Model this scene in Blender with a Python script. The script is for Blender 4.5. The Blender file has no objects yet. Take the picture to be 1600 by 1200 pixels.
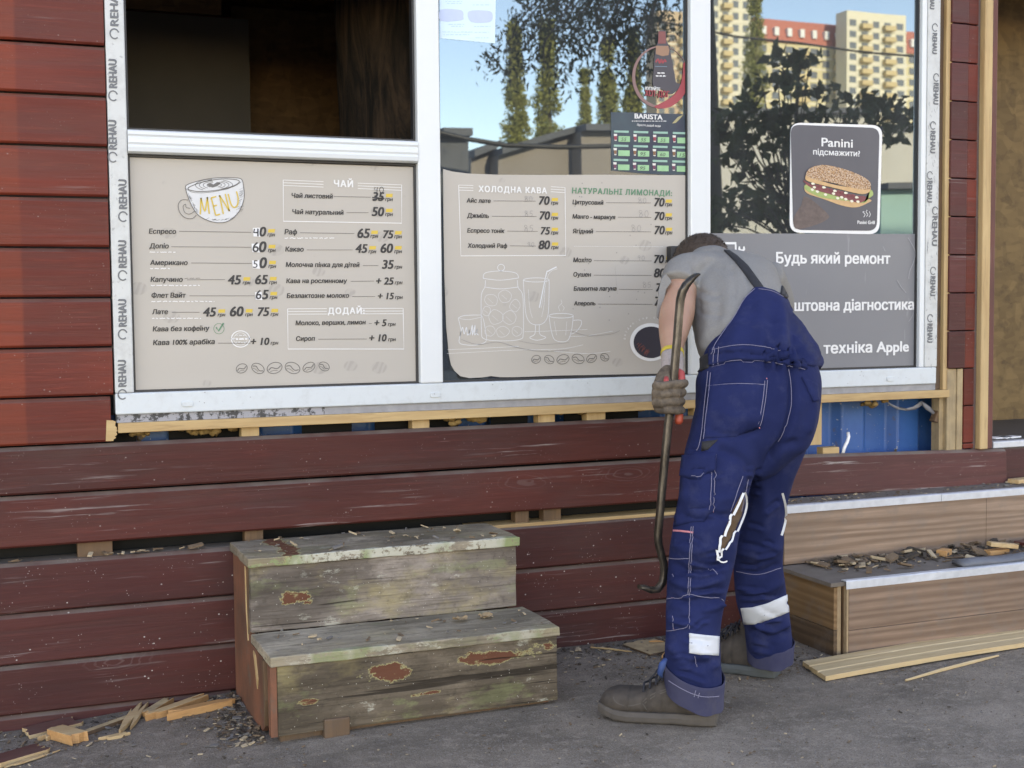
import bpy, bmesh, math, random, mathutils, mathutils.geometry
import numpy as np
from mathutils import Vector, Matrix
from mathutils.bvhtree import BVHTree
from mathutils import noise as mnoise
random.seed(7); rng = np.random.default_rng(7)
C = bpy.context.scene
COL = C.collection
R = math.radians

# ------------------------------------------------------------------ camera
F_PX, YAW, PIT, ROL = 2025.736, R(21.9208), R(3.4552), R(-0.5142)   # for a 1600 px wide frame
D0, H0 = 4.1029, 1.2                     # camera to facade plane (Y = 0), eye height
cy_, sy_, cp_, sp_ = math.cos(YAW), math.sin(YAW), math.cos(PIT), math.sin(PIT)
FW = Vector((sy_*cp_, cy_*cp_, -sp_)); RT = Vector((cy_, -sy_, 0)); UP = RT.cross(FW)
RT, UP = math.cos(ROL)*RT + math.sin(ROL)*UP, -math.sin(ROL)*RT + math.cos(ROL)*UP
CAM = Vector((0, -D0, H0))
cd = bpy.data.cameras.new('camera'); cam = bpy.data.objects.new('camera', cd); COL.objects.link(cam)
cam.matrix_world = Matrix((( RT.x, UP.x, -FW.x, CAM.x), (RT.y, UP.y, -FW.y, CAM.y), (RT.z, UP.z, -FW.z, CAM.z), (0, 0, 0, 1)))
cd.sensor_width = 36; cd.lens = F_PX/1600*36; cd.clip_start = .05; cd.clip_end = 3000
cd.dof.use_dof = True; cd.dof.focus_distance = 4.0; cd.dof.aperture_fstop = 5.6
C.camera = cam

# ------------------------------------------------------------------ light
SUN_EL, SUN_AZ = R(24), R(8)             # low sun behind the kiosk, so its front lies in open shade
w = bpy.data.worlds.new("World"); C.world = w; w.use_nodes = True
nt = w.node_tree; bg = nt.nodes['Background']
sky = nt.nodes.new('ShaderNodeTexSky'); sky.sky_type = 'NISHITA'; sky.sun_disc = False
sky.sun_elevation = SUN_EL; sky.sun_rotation = SUN_AZ; sky.air_density = 1.0; sky.dust_density = .1; sky.ozone_density = 3.0
nt.links.new(sky.outputs[0], bg.inputs[0]); bg.inputs[1].default_value = .15
sl = bpy.data.lights.new('sun', 'SUN'); so = bpy.data.objects.new('sun', sl); COL.objects.link(so)
sl.energy = 2.7; sl.angle = R(.5); sl.color = (1, .9, .74)
so.rotation_euler = Vector((math.sin(SUN_AZ)*math.cos(SUN_EL), math.cos(SUN_AZ)*math.cos(SUN_EL), math.sin(SUN_EL))).to_track_quat('Z', 'Y').to_euler()
C.view_settings.view_transform = 'Standard'; C.view_settings.look = 'None'
C.view_settings.exposure = 2.68; C.view_settings.gamma = 1
C.view_settings.use_white_balance = True; C.view_settings.white_balance_temperature = 10800; C.view_settings.white_balance_tint = 28   # camera balanced for shade
C.render.engine = 'CYCLES'
C.cycles.max_bounces = 8; C.cycles.transparent_max_bounces = 12

# ------------------------------------------------------------------ picture point -> place
def ray(px, py):
    return FW*F_PX + RT*(px-800) - UP*(py-600)
def at(px, py, Y=0.0):
    d = ray(px, py); return CAM + d*((Y+D0)/d.y)
def ground(px, py, Z=0.0):
    d = ray(px, py); return CAM + d*((Z-H0)/d.z)
def to_px(P):
    d = Vector(P)-CAM; k = d.dot(FW)
    return 800+F_PX*d.dot(RT)/k, 600-F_PX*d.dot(UP)/k
def mpp(P):                               # metres per picture pixel at P
    return (Vector(P)-CAM).dot(FW)/F_PX
def crop(x0, y0, s):
    return lambda x, y: (x0+x/s, y0+y/s)

# ------------------------------------------------------------------ objects
def tag(o, label=None, cat=None, group=None, kind=None):
    for k, v in (('label', label), ('category', cat), ('group', group), ('kind', kind)):
        if v: o[k] = v
    return o
def thing(name, label, cat, loc=(0, 0, 0), group=None):
    o = bpy.data.objects.new(name, None); COL.objects.link(o); o.location = loc; o.empty_display_size = .1
    return tag(o, label, cat, group)
def world_of(o):
    m = Matrix.Translation(o.location)
    return world_of(o.parent) @ o.matrix_parent_inverse @ m if o.parent is not None else m
def adopt(o, parent):
    o.parent = parent; o.matrix_parent_inverse = world_of(parent).inverted(); return o
class MB:
    def __init__(s): s.v = []; s.f = []; s.m = []
    def add(s, vs, fs, mi=0):
        n = len(s.v); s.v += [tuple(v) for v in vs]; s.f += [tuple(i+n for i in f) for f in fs]; s.m += [mi]*len(fs); return s
    def box(s, x0, x1, y0, y1, z0, z1, mi=0):
        return s.hexa([(x0,y0,z0),(x1,y0,z0),(x1,y1,z0),(x0,y1,z0),(x0,y0,z1),(x1,y0,z1),(x1,y1,z1),(x0,y1,z1)], mi)
    def hexa(s, v, mi=0):
        return s.add(v, [(0,3,2,1),(4,5,6,7),(0,1,5,4),(1,2,6,5),(2,3,7,6),(3,0,4,7)], mi)
    def obox(s, c, ax, ay, az, mi=0):      # centre and three half-axis vectors
        c, ax, ay, az = map(Vector, (c, ax, ay, az))
        return s.hexa([c-ax-ay-az, c+ax-ay-az, c+ax+ay-az, c-ax+ay-az, c-ax-ay+az, c+ax-ay+az, c+ax+ay+az, c-ax+ay+az], mi)
    def prism(s, pts, y0, y1, mi=0):       # outline in the XZ plane, extruded from y0 (front) to y1
        n = len(pts)
        ar = sum(pts[i][0]*pts[(i+1) % n][1]-pts[(i+1) % n][0]*pts[i][1] for i in range(n))
        if ar < 0: pts = pts[::-1]
        vs = [(x, y0, z) for x, z in pts]+[(x, y1, z) for x, z in pts]
        fs = [tuple(range(n)), tuple(range(2*n-1, n-1, -1))]+[((i+1) % n, i, n+i, n+(i+1) % n) for i in range(n)]
        return s.add(vs, fs, mi)
    def prism_x(s, pts, x0, x1, mi=0):     # outline in the YZ plane, extruded along X
        n = len(pts)
        vs = [(x0, y, z) for y, z in pts]+[(x1, y, z) for y, z in pts]
        fs = [tuple(range(n-1, -1, -1)), tuple(range(n, 2*n))]+[(i, (i+1) % n, n+(i+1) % n, n+i) for i in range(n)]
        return s.add(vs, fs, mi)
    def tube(s, pts, rad, n=8, mi=0, cap=True, sx=None):
        pts = [Vector(p) for p in pts]; k = len(pts)
        rad = rad if isinstance(rad, (list, tuple)) else [rad]*k
        up = Vector((0, 0, 1)); prev = None; rings = []
        for i, p in enumerate(pts):
            t = (pts[min(i+1, k-1)]-pts[max(i-1, 0)])
            t = t.normalized() if t.length > 1e-9 else Vector((0, 0, 1))
            a = prev if prev is not None else (up if abs(t.z) < .9 else Vector((1, 0, 0)))
            a = (a-t*a.dot(t)).normalized(); prev = a; b = t.cross(a)
            rings.append([p+(a*math.cos(q)+b*math.sin(q))*rad[i] for q in [2*math.pi*j/n for j in range(n)]])
        return s.rings(rings, mi, cap)
    def rings(s, rings, mi=0, cap=True):
        n = len(rings[0]); k = len(rings)
        vs = [v for r in rings for v in r]; fs = []
        for i in range(k-1):
            for j in range(n):
                fs.append((i*n+j, i*n+(j+1) % n, (i+1)*n+(j+1) % n, (i+1)*n+j))
        if cap: fs += [tuple(range(n-1, -1, -1)), tuple(range((k-1)*n, k*n))]
        return s.add(vs, fs, mi)
    def stroke(s, pts, wd, Y, mi=0, closed=False):   # flat line drawn on a wall-parallel plane, points in (X, Z)
        p = [Vector((a, b)) for a, b in pts]; n = len(p)
        if n < 2: return s
        L = []; Rr = []
        for i in range(n):
            if closed: t = p[(i+1) % n]-p[i-1]
            else: t = p[min(i+1, n-1)]-p[max(i-1, 0)]
            t = t.normalized() if t.length > 1e-9 else Vector((1, 0)); q = Vector((-t.y, t.x))*wd*.5
            L.append(p[i]+q); Rr.append(p[i]-q)
        vs = [(a.x, Y, a.y) for a in L]+[(a.x, Y, a.y) for a in Rr]
        fs = [(n+i, n+(i+1) % n, (i+1) % n, i) for i in range(n if closed else n-1)]
        return s.add(vs, fs, mi)
    def flat(s, pts, Y, mi=0):
        n = len(pts)
        ar = sum(pts[i][0]*pts[(i+1) % n][1]-pts[(i+1) % n][0]*pts[i][1] for i in range(n))
        if ar < 0: pts = pts[::-1]
        return s.add([(x, Y, z) for x, z in pts], [tuple(range(n))], mi)
    def build(s, name, mats, parent=None, smooth=False, bevel=0, sub=0):
        me = bpy.data.meshes.new(name); me.from_pydata(s.v, [], s.f); me.update()
        mats = mats if isinstance(mats, (list, tuple)) else [mats]
        for m in mats: me.materials.append(m)
        if len(mats) > 1: me.polygons.foreach_set('material_index', s.m)
        if smooth: me.polygons.foreach_set('use_smooth', [True]*len(s.f))
        o = bpy.data.objects.new(name, me); COL.objects.link(o)
        if parent is not None: adopt(o, parent)
        if bevel:
            b = o.modifiers.new('b', 'BEVEL'); b.width = bevel; b.segments = 2; b.limit_method = 'ANGLE'; b.angle_limit = R(40)
        if sub:
            q = o.modifiers.new('s', 'SUBSURF'); q.levels = sub; q.render_levels = sub
        return o
def bake(o):
    dg = bpy.context.evaluated_depsgraph_get()
    me = bpy.data.meshes.new_from_object(o.evaluated_get(dg)); o.modifiers.clear(); o.data = me; return o
def base_at(o, p):                          # move a mesh object's origin to p without moving the mesh
    p = Vector(p); o.data.transform(Matrix.Translation(-p)); o.location = p; return o

# ------------------------------------------------------------------ materials
class NT:
    def __init__(s, name):
        s.m = bpy.data.materials.new(name); s.m.use_nodes = True; s.t = s.m.node_tree; s.n = s.t.nodes; s.b = s.n['Principled BSDF']
        s.tc = s.n.new('ShaderNodeTexCoord'); s.co = s.tc.outputs['Object']
    def L(s, a, b): s.t.links.new(a, b)
    def _in(s, sock, v):
        if v is None: return
        if hasattr(v, 'links'): s.L(v, sock)
        else: sock.default_value = (*v, 1) if isinstance(v, tuple) and len(v) == 3 and sock.type == 'RGBA' else v
    def map(s, scale=(1,1,1), loc=(0,0,0), rot=(0,0,0), vec=None):
        k = s.n.new('ShaderNodeMapping'); s.L(vec or s.co, k.inputs[0])
        k.inputs['Scale'].default_value = scale; k.inputs['Location'].default_value = loc; k.inputs['Rotation'].default_value = rot
        return k.outputs[0]
    def noise(s, scale, vec=None, detail=4, rough=.55, dist=0, col=False):
        k = s.n.new('ShaderNodeTexNoise'); s.L(vec or s.co, k.inputs['Vector'])
        k.inputs['Scale'].default_value = scale; k.inputs['Detail'].default_value = detail; k.inputs['Roughness'].default_value = rough; k.inputs['Distortion'].default_value = dist
        return k.outputs['Color' if col else 'Fac']
    def voro(s, scale, vec=None, feature='F1', out='Distance', rand=1):
        k = s.n.new('ShaderNodeTexVoronoi'); k.feature = feature; s.L(vec or s.co, k.inputs['Vector']); k.inputs['Scale'].default_value = scale
        k.inputs['Randomness'].default_value = rand
        return k.outputs[out]
    def wave(s, scale, vec=None, dist=3, detail=2, axis='Z'):
        k = s.n.new('ShaderNodeTexWave'); k.bands_direction = axis; s.L(vec or s.co, k.inputs['Vector']); k.inputs['Scale'].default_value = scale
        k.inputs['Distortion'].default_value = dist; k.inputs['Detail'].default_value = detail; k.inputs['Detail Scale'].default_value = 1.2
        return k.outputs['Fac']
    def ramp(s, fac, *st, mode='LINEAR'):
        k = s.n.new('ShaderNodeValToRGB'); s._in(k.inputs[0], fac); e = k.color_ramp.elements; k.color_ramp.interpolation = mode
        while len(e) > 1: e.remove(e[-1])
        for i, (p, c) in enumerate(st):
            q = e[0] if i == 0 else e.new(p)
            q.position = p; q.color = (*c, 1) if isinstance(c, tuple) else (c, c, c, 1)
        return k.outputs[0]
    def mix(s, fac, a, b, mode='MIX'):
        k = s.n.new('ShaderNodeMix'); k.data_type = 'RGBA'; k.blend_type = mode
        s._in(k.inputs[0], fac); s._in(k.inputs[6], a); s._in(k.inputs[7], b); return k.outputs[2]
    def math(s, op, a, b=None, clamp=False):
        k = s.n.new('ShaderNodeMath'); k.operation = op; k.use_clamp = clamp; s._in(k.inputs[0], a); s._in(k.inputs[1], b); return k.outputs[0]
    def sep(s, vec=None):
        k = s.n.new('ShaderNodeSeparateXYZ'); s.L(vec or s.co, k.inputs[0]); return k.outputs
    def comb(s, x, y, z):
        k = s.n.new('ShaderNodeCombineXYZ')
        for i, v in enumerate((x, y, z)): s._in(k.inputs[i], v)
        return k.outputs[0]
    def rnd(s): return s.n.new('ShaderNodeObjectInfo').outputs['Random']
    def offset(s, vec, amount):              # shift a texture by the object's own random number
        k = s.n.new('ShaderNodeVectorMath'); k.operation = 'ADD'; s.L(vec, k.inputs[0])
        r = s.math('MULTIPLY', s.rnd(), amount); s.L(s.comb(r, r, r), k.inputs[1]); return k.outputs[0]
    def bump(s, h, strength=.3, dist=.005, prev=None):
        k = s.n.new('ShaderNodeBump'); s._in(k.inputs['Height'], h); k.inputs['Strength'].default_value = strength; k.inputs['Distance'].default_value = dist
        if prev is not None: s.L(prev, k.inputs['Normal'])
        return k.outputs[0]
    def done(s, col=None, rough=.6, norm=None, metal=0, spec=None, **kw):
        s._in(s.b.inputs['Base Color'], col); s._in(s.b.inputs['Roughness'], rough); s._in(s.b.inputs['Metallic'], metal)
        if norm is not None: s.L(norm, s.b.inputs['Normal'])
        if spec is not None: s._in(s.b.inputs['Specular IOR Level'], spec)
        for k, v in kw.items(): s._in(s.b.inputs[k], v)
        return s.m
def plain(name, col, rough=.6, var=.15, scale=30, bump=.1, metal=0, spec=None):
    t = NT(name); n = t.noise(scale, detail=5)
    k = t.mix(n, tuple(c*(1-var) for c in col), tuple(min(1, c*(1+var)) for c in col))
    return t.done(k, rough, t.bump(n, bump, .002) if bump else None, metal, spec)
# raw timber; axis = direction of the grain
def raw_wood(name, a, b, axis='X', scale=1, rough=.7, dirt=0):
    t = NT(name); st = {'X': (2, 26, 26), 'Y': (26, 2, 26), 'Z': (26, 26, 2)}[axis]
    st = tuple(q*scale for q in st)
    v = t.offset(t.map(st), 37)
    n1 = t.noise(1.0, v, 5, .6, .6); n2 = t.noise(4.5, v, 3, .6)
    big = t.noise(2.2, t.offset(t.co, 11), 3)
    c = t.mix(t.ramp(n1, (.3, 0.), (.72, 1.)), a, b)
    c = t.mix(t.math('MULTIPLY', t.ramp(n2, (.55, 0.), (.75, 1.)), .45), c, tuple(q*.55 for q in b))
    c = t.mix(t.math('MULTIPLY', t.ramp(big, (.45, 0.), (.7, 1.)), .35), c, tuple(q*.62 for q in a))
    kn = t.voro(3.2*scale, t.offset(t.map({'X': (.6, 2, 2), 'Y': (2, .6, 2), 'Z': (2, 2, .6)}[axis]), 19))
    c = t.mix(t.ramp(kn, (.05, .85), (.1, 0.)), c, tuple(q*.3 for q in b))
    if dirt:
        c = t.mix(t.math('MULTIPLY', t.ramp(t.noise(7, None, 6, .65), (.42, 0.), (.7, 1.)), dirt), c, (.07, .06, .05))
    return t.done(c, rough, t.bump(n1, .35, .002))
# stained cladding: fac grey wear, white scuffs along the grain, paint specks, knots
def stain_wood(name, a, b, scuff=.5, specks=.0, fade=None, axis='X', gloss=.45, scuffcol=(.42, .38, .36)):
    t = NT(name); ob = t.offset(t.co, 23)
    st = (1.3, 20, 24) if axis == 'X' else (24, 20, 1.3)
    v = t.map(st, vec=ob); n1 = t.noise(1., v, 6, .62, .8); n2 = t.noise(5., v, 4, .6)
    big = t.noise(1.7, t.map((.7, 1, 2.2), vec=ob), 4)
    base = t.mix(t.ramp(big, (.32, 0.), (.7, 1.)), a, b)
    if fade is not None:
        x = t.sep()[0]
        m = t.ramp(t.math('ADD', x, t.math('MULTIPLY', t.noise(14, None, 2), .008)), (fade[0]-.003, 1.), (fade[0]+.004, 0.)) if fade[0] > 0 else 0.
        base = t.mix(m, base, fade[1])
    base = t.mix(t.math('MULTIPLY', t.ramp(n1, (.25, 1.), (.6, 0.)), .42), base, tuple(q*.45 for q in a))
    base = t.mix(t.math('MULTIPLY', t.ramp(n2, (.55, 0.), (.8, 1.)), .3), base, tuple(min(1, q*1.9) for q in b))
    rv = t.ramp(t.rnd(), (0., .72), (.5, 1.), (1., 1.18)); base = t.mix(1., base, rv, 'MULTIPLY')
    # knots with rings
    kv = t.map((.55, 1., 1.9) if axis == 'X' else (1.9, 1., .55), vec=ob); kd = t.voro(1.9, kv)
    ring = t.math('SINE', t.math('MULTIPLY', t.math('ADD', kd, t.math('MULTIPLY', t.noise(6, kv, 3), .16)), 230.))
    near = t.ramp(kd, (.03, 1.), (.15, 0.))
    base = t.mix(t.math('MULTIPLY', t.math('MULTIPLY', t.ramp(ring, (.62, 0.), (.95, 1.)), near), .16*min(1, scuff*1.5)), base, scuffcol)
    base = t.mix(t.ramp(kd, (.018, .8), (.03, 0.)), base, (.05, .045, .04))
    # scuffs
    sc = t.noise(1., t.map((3.2, 30, 95) if axis == 'X' else (95, 30, 3.2), vec=ob), 4, .62, .25)
    where = t.noise(2.1, t.map((1.0, 1, 2.4), loc=(3, 1, 5), vec=ob), 3)
    msk = t.math('MULTIPLY', t.ramp(sc, (.6, 0.), (.70, 1.)), t.ramp(where, (.47, 0.), (.66, 1.)))
    base = t.mix(t.math('MULTIPLY', msk, scuff), base, scuffcol)
    dirt = t.noise(4.2, t.map((.5, 1, 1.2), loc=(9, 2, 1), vec=ob), 5, .6)
    base = t.mix(t.math('MULTIPLY', t.ramp(dirt, (.5, 0.), (.72, 1.)), .4*scuff), base, (.07, .062, .06))
    ge = t.n.new('ShaderNodeNewGeometry').outputs['Normal']; nz = t.sep(ge)[2]     # upper edges worn grey
    wear = t.math('MULTIPLY', t.ramp(nz, (.35, 0.), (.75, 1.)), t.ramp(t.noise(7, t.map((1, 1, 1), vec=ob), 4), (.3, .35), (.6, 1.)))
    base = t.mix(t.math('MULTIPLY', wear, min(.85, .25+scuff)), base, (.15, .125, .105))
    if specks:
        sp = t.voro(34, t.map((1, 1, 1.2), vec=ob)); keep = t.noise(8, ob, 1)
        dots = t.math('MULTIPLY', t.ramp(sp, (.07, 1.), (.11, 0.)), t.ramp(keep, (.53, 0.), (.58, 1.)))
        base = t.mix(t.math('MULTIPLY', dots, specks), base, (.5, .46, .43))
        sp = t.voro(90, ob); keep = t.noise(11, t.map((1, 1, 1), loc=(4, 4, 4)), 1)
        dots = t.math('MULTIPLY', t.ramp(sp, (.1, 1.), (.16, 0.)), t.ramp(keep, (.55, 0.), (.6, 1.)))
        base = t.mix(t.math('MULTIPLY', dots, specks*.7), base, (.42, .38, .36))
    rg = t.ramp(n1, (.3, gloss+.02), (.7, gloss+.25))
    nb = t.bump(n1, .5, .004); nb = t.bump(sc, .25, .002, nb)
    return t.done(base, rg, nb, spec=.28)
# ------------------------------------------------------------------ material set
M = {}
M['board_up'] = stain_wood('red_stain_upper', (.105, .0165, .0105), (.172, .0265, .0150), .16, .2, fade=(.098, (.195, .0315, .0150)), gloss=.42)
M['board_mid'] = stain_wood('red_stain_worn', (.066, .0150, .0125), (.112, .0235, .0170), .5, .25, gloss=.45)
M['board_low'] = stain_wood('red_stain_low', (.052, .0140, .0128), (.086, .0205, .0165), .45, .75, gloss=.5)
M['board_right'] = stain_wood('red_stain_grey', (.066, .026, .025), (.108, .038, .034), .95, .25, gloss=.5)
M['col_board'] = stain_wood('red_stain_column', (.085, .022, .020), (.125, .031, .027), .25, .1, gloss=.38)
M['jamb'] = stain_wood('red_stain_jamb', (.10, .038, .032), (.15, .05, .04), .25, .05, axis='Z')
M['grey_edge'] = plain('weathered_edge', (.15, .12, .10), .8, .4, 40)
M['pine'] = raw_wood('pine', (.55, .37, .18), (.38, .22, .095), 'X')
M['pine_v'] = raw_wood('pine_upright', (.56, .385, .195), (.40, .24, .11), 'Z')
M['pine_dirty'] = raw_wood('pine_weathered', (.52, .38, .21), (.33, .22, .12), 'Z', dirt=.5)
M['pine_dark'] = raw_wood('old_timber', (.17, .088, .042), (.085, .046, .024), 'Z', dirt=.5)
M['pvc'] = plain('white_pvc', (.60, .635, .64), .32, .025, 14, .02)
def _pvc_dirty():
    t = NT('white_pvc_dirty'); n = t.noise(22, None, 6, .7); v = t.voro(46); k = t.noise(9, None, 2)
    c = t.mix(t.math('MULTIPLY', t.ramp(n, (.5, 0.), (.72, 1.)), .3), (.52, .57, .585), (.33, .33, .32))
    c = t.mix(t.math('MULTIPLY', t.ramp(v, (.06, 1.), (.12, 0.)), t.ramp(k, (.52, 0.), (.6, .7))), c, (.16, .15, .15))
    return t.done(c, .38, t.bump(n, .08, .001))
M['pvc_dirty'] = _pvc_dirty()
def _film():
    t = NT('protective_film'); n = t.noise(17, None, 6, .7); m = t.noise(55, None, 3)
    c = t.mix(t.ramp(n, (.45, 0.), (.75, .6)), (.50, .52, .51), (.32, .32, .31))
    c = t.mix(t.ramp(m, (.64, 0.), (.7, .55)), c, (.22, .22, .22))
    return t.done(c, .4, t.bump(n, .3, .002))
M['film'] = _film()
M['film_ink'] = plain('film_print', (.12, .13, .14), .5, .2, 60)
M['seal'] = plain('grey_seal', (.27, .27, .28), .7, .35, 30, .2)
def _mud():
    t = NT('sealing_foam_strip'); n = t.noise(48, None, 5, .7)
    c = t.mix(t.ramp(n, (.5, 0.), (.56, 1.)), (.30, .30, .32), (.05, .05, .05)); return t.done(c, .7, t.bump(n, .4, .003))
M['seal_dirty'] = _mud()
M['gasket'] = plain('black_rubber', (.02, .02, .021), .5, .2, 40)
def _glass():
    t = NT('window_glass'); n = t.n
    gl = n.new('ShaderNodeBsdfGlossy'); gl.inputs['Roughness'].default_value = 0.0; gl.inputs['Color'].default_value = (.60, .86, 1, 1)
    tr = n.new('ShaderNodeBsdfTransparent'); tr.inputs['Color'].default_value = (.25, .27, .27, 1)
    fr = n.new('ShaderNodeLayerWeight'); fr.inputs['Blend'].default_value = .28
    k = t.math('ADD', t.math('MULTIPLY', fr.outputs['Fresnel'], .9), .175, True)
    nz = t.noise(1.6, t.map((1, 1, .6)), 1); nb = t.bump(nz, .05, .012); t.L(nb, gl.inputs['Normal'])
    mx = n.new('ShaderNodeMixShader'); t.L(k, mx.inputs[0]); t.L(tr.outputs[0], mx.inputs[1]); t.L(gl.outputs[0], mx.inputs[2])
    df = n.new('ShaderNodeBsdfDiffuse'); df.inputs['Color'].default_value = (.62, .66, .68, 1)   # thin dust-like veil, mixed in to haze and lift dark reflections
    dn = t.noise(5, t.map((1, 1, .35)), 5, .65); m2 = n.new('ShaderNodeMixShader'); t.L(t.ramp(dn, (.3, .02), (.75, .06)), m2.inputs[0])
    t.L(mx.outputs[0], m2.inputs[1]); t.L(df.outputs[0], m2.inputs[2])
    t.L(m2.outputs[0], n['Material Output'].inputs['Surface']); return t.m
M['glass'] = _glass()
def _blue():
    t = NT('blue_steel'); n = t.noise(9, None, 6, .7); r = t.noise(22, None, 4); v = t.voro(13)
    c = t.mix(n, (.008, .075, .25), (.012, .14, .40))
    c = t.mix(t.math('MULTIPLY', t.ramp(v, (.12, 1.), (.22, 0.)), t.ramp(r, (.47, 0.), (.56, 1.))), c, (.13, .075, .03))
    c = t.mix(t.ramp(t.noise(70, None, 2), (.68, 0.), (.72, .8)), c, (.45, .45, .42))
    return t.done(c, .42, t.bump(n, .1, .003))
M['blue'] = _blue()
def _osb(name, a, b, k):
    t = NT(name); v = t.voro(20, t.map((1, 1, .55), rot=(0, .3, 0)), out='Color'); s = t.sep(v)[0]
    v2 = t.voro(34, t.map((.5, .5, 1.3), rot=(0, -.5, 0)), out='Color'); s2 = t.sep(v2)[1]
    c = t.mix(t.math('MULTIPLY', t.math('ADD', s, s2), .5), a, b); c = t.mix(t.ramp(t.noise(14, None, 4), (.55, 0.), (.75, .7)), c, k)
    return t.done(c, .7, t.bump(s, .3, .002))
M['osb'] = _osb('osb_board', (.13, .075, .028), (.24, .145, .058), (.045, .024, .01))
M['osb_dark'] = _osb('osb_board_old', (.12, .06, .025), (.21, .115, .05), (.05, .025, .01))
M['inner_grey'] = plain('grey_lining', (.085, .075, .065), .7, .1, 8)
M['dark_floor'] = plain('dark_linoleum', (.035, .037, .04), .5, .4, 12)
M['alu'] = plain('aluminium_strip', (.52, .55, .58), .42, .2, 35, .15, .25)
M['foam'] = plain('orange_foam', (.24, .145, .05), .9, .5, 50, .6)
M['cloth'] = plain('grey_sheet', (.19, .19, .20), .6, .3, 20)
M['roof'] = plain('roof_felt', (.08, .08, .08), .8, .2, 20)
M['white'] = plain('white_plastic', (.75, .76, .76), .4, .05, 20, 0)

# ------------------------------------------------------------------ ground
def gz(x, y):
    a = max(0., min(1., (1.0-x)/.9)); return -.058*a*max(0., min(1., 1+(y)/1.6)) if y > -1.6 else 0.
def _asphalt():
    t = NT('asphalt'); n = t.noise(3.2, None, 6, .6); f = t.noise(150, None, 3, .7); v = t.voro(210); m = t.noise(26, None, 6, .7)
    c = t.mix(t.ramp(n, (.3, 0.), (.7, 1.)), (.140, .113, .088), (.29, .236, .186))
    c = t.mix(t.math('MULTIPLY', t.ramp(m, (.5, 0.), (.62, 1.)), .7), c, (.32, .265, .21))
    c = t.mix(t.ramp(f, (.55, 0.), (.66, .85)), c, (.34, .30, .265))
    c = t.mix(t.ramp(v, (.08, .8), (.36, 0.)), c, (.024, .022, .021))
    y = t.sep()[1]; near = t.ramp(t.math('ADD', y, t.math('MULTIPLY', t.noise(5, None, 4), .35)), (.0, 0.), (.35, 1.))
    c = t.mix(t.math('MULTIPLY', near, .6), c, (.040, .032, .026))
    st = t.noise(1.1, t.map((1, 1.6, 1), loc=(4, 2, 0)), 6, .7); c = t.mix(t.math('MULTIPLY', t.ramp(st, (.5, 0.), (.62, 1.)), .38), c, (.055, .046, .038))
    h = t.math('ADD', f, t.math('MULTIPLY', m, 1.2))
    return t.done(c, .88, t.bump(h, .9, .009), spec=.2)
M['asphalt'] = _asphalt()
xs = sorted(set([-400, -120, -40, -12, -5, -2.5]+[round(-1.2+.1*i, 3) for i in range(64)]+[6, 8, 12, 40, 120, 400]))
ys = sorted(set([-900, -420, -150, -60, -25, -12, -7, -5, -4]+[round(-3+.1*i, 3) for i in range(32)]+[.6, 2, 5, 12, 30, 60]))
g = MB(); n = len(ys)
g.v = [(x, y, gz(x, y)+(0.004*mnoise.noise(Vector((x*1.3, y*1.3, 0))) if -1.3 < x < 5.3 and -3.1 < y < .05 else 0)) for x in xs for y in ys]
g.f = [(i*n+j, (i+1)*n+j, (i+1)*n+j+1, i*n+j+1) for i in range(len(xs)-1) for j in range(n-1)]; g.m = [0]*len(g.f)
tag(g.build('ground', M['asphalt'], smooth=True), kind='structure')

# ------------------------------------------------------------------ kiosk
kiosk = thing('kiosk', 'red-brown timber kiosk with white window frames, half its cladding stripped off', 'kiosk')
BT = .022                                      # board thickness
def board(x0, x1, z0, z1, mat, y=0., ragged=(0, 0), jag=0, name='cladding_board', parent=kiosk, slope=(0, 0), top=True):
    """one plank; 'ragged' wears the left/right end, its top edge is bevelled"""
    mb = MB(); e = .006
    prof = [(y+e, z0), (y, z0+e), (y, z1-.011), (y+.012, z1), (y+BT, z1), (y+BT, z0)]
    def ring(x, sl):
        return [(x+(random.uniform(-jag, jag) if jag else 0), py, pz+sl) for py, pz in prof]
    xs_ = [x0]+[x0+(x1-x0)*k/6 for k in range(1, 6)]+[x1]
    rr = []
    for i, x in enumerate(xs_):
        u = i/6; rr.append([(x, py+.0012*math.sin(7*x+z0*9), pz+slope[0]*(1-u)+slope[1]*u) for py, pz in prof])
    mb.rings(rr)
    return mb.build(name, mat, parent, bevel=.0012)
# upper left boards, up to the roof edge
zs = [.795, .938, 1.0865, 1.236, 1.3855, 1.536, 1.687, 1.838, 1.987, 2.138, 2.288, 2.438, 2.59, 2.74]
ends = [.338, .347, .3465, .3475, .347, .348, .3485, .349, .349, .349, .35, .35, .35]
for i in range(13):
    z0, z1 = zs[i]+.0025, zs[i+1]-.0025
    board(-1.6, ends[i]-.003, z0, z1, M['board_up'])
# splintered end of the lowest of them, with pale raw wood
mb = MB(); pts = []
for k in range(15):
    u = k/14; pts.append((.337+.010*random.random()+.012*math.sin(u*3), .80+.062*u))
mb.prism([(.318, .80)]+pts+[(.322, .864)], -.001, .016)
mb.build('splintered_end', M['pine'], kiosk)
# long boards under the windows
board(-1.6, 2.62, .648, .790, M['board_mid'], slope=(0, .006))
board(-1.6, 2.60, .4925, .6468, M['board_mid'], slope=(0, -.002))
for z0, z1 in ((.2945, .447), (.1405, .2915), (-.0115, .1375)):
    board(-1.6, 2.70, z0, z1, M['board_low'], slope=(.004, -.008))
board(-1.6, .68, -.16, -.0145, M['board_low'], slope=(.004, 0))
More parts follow.
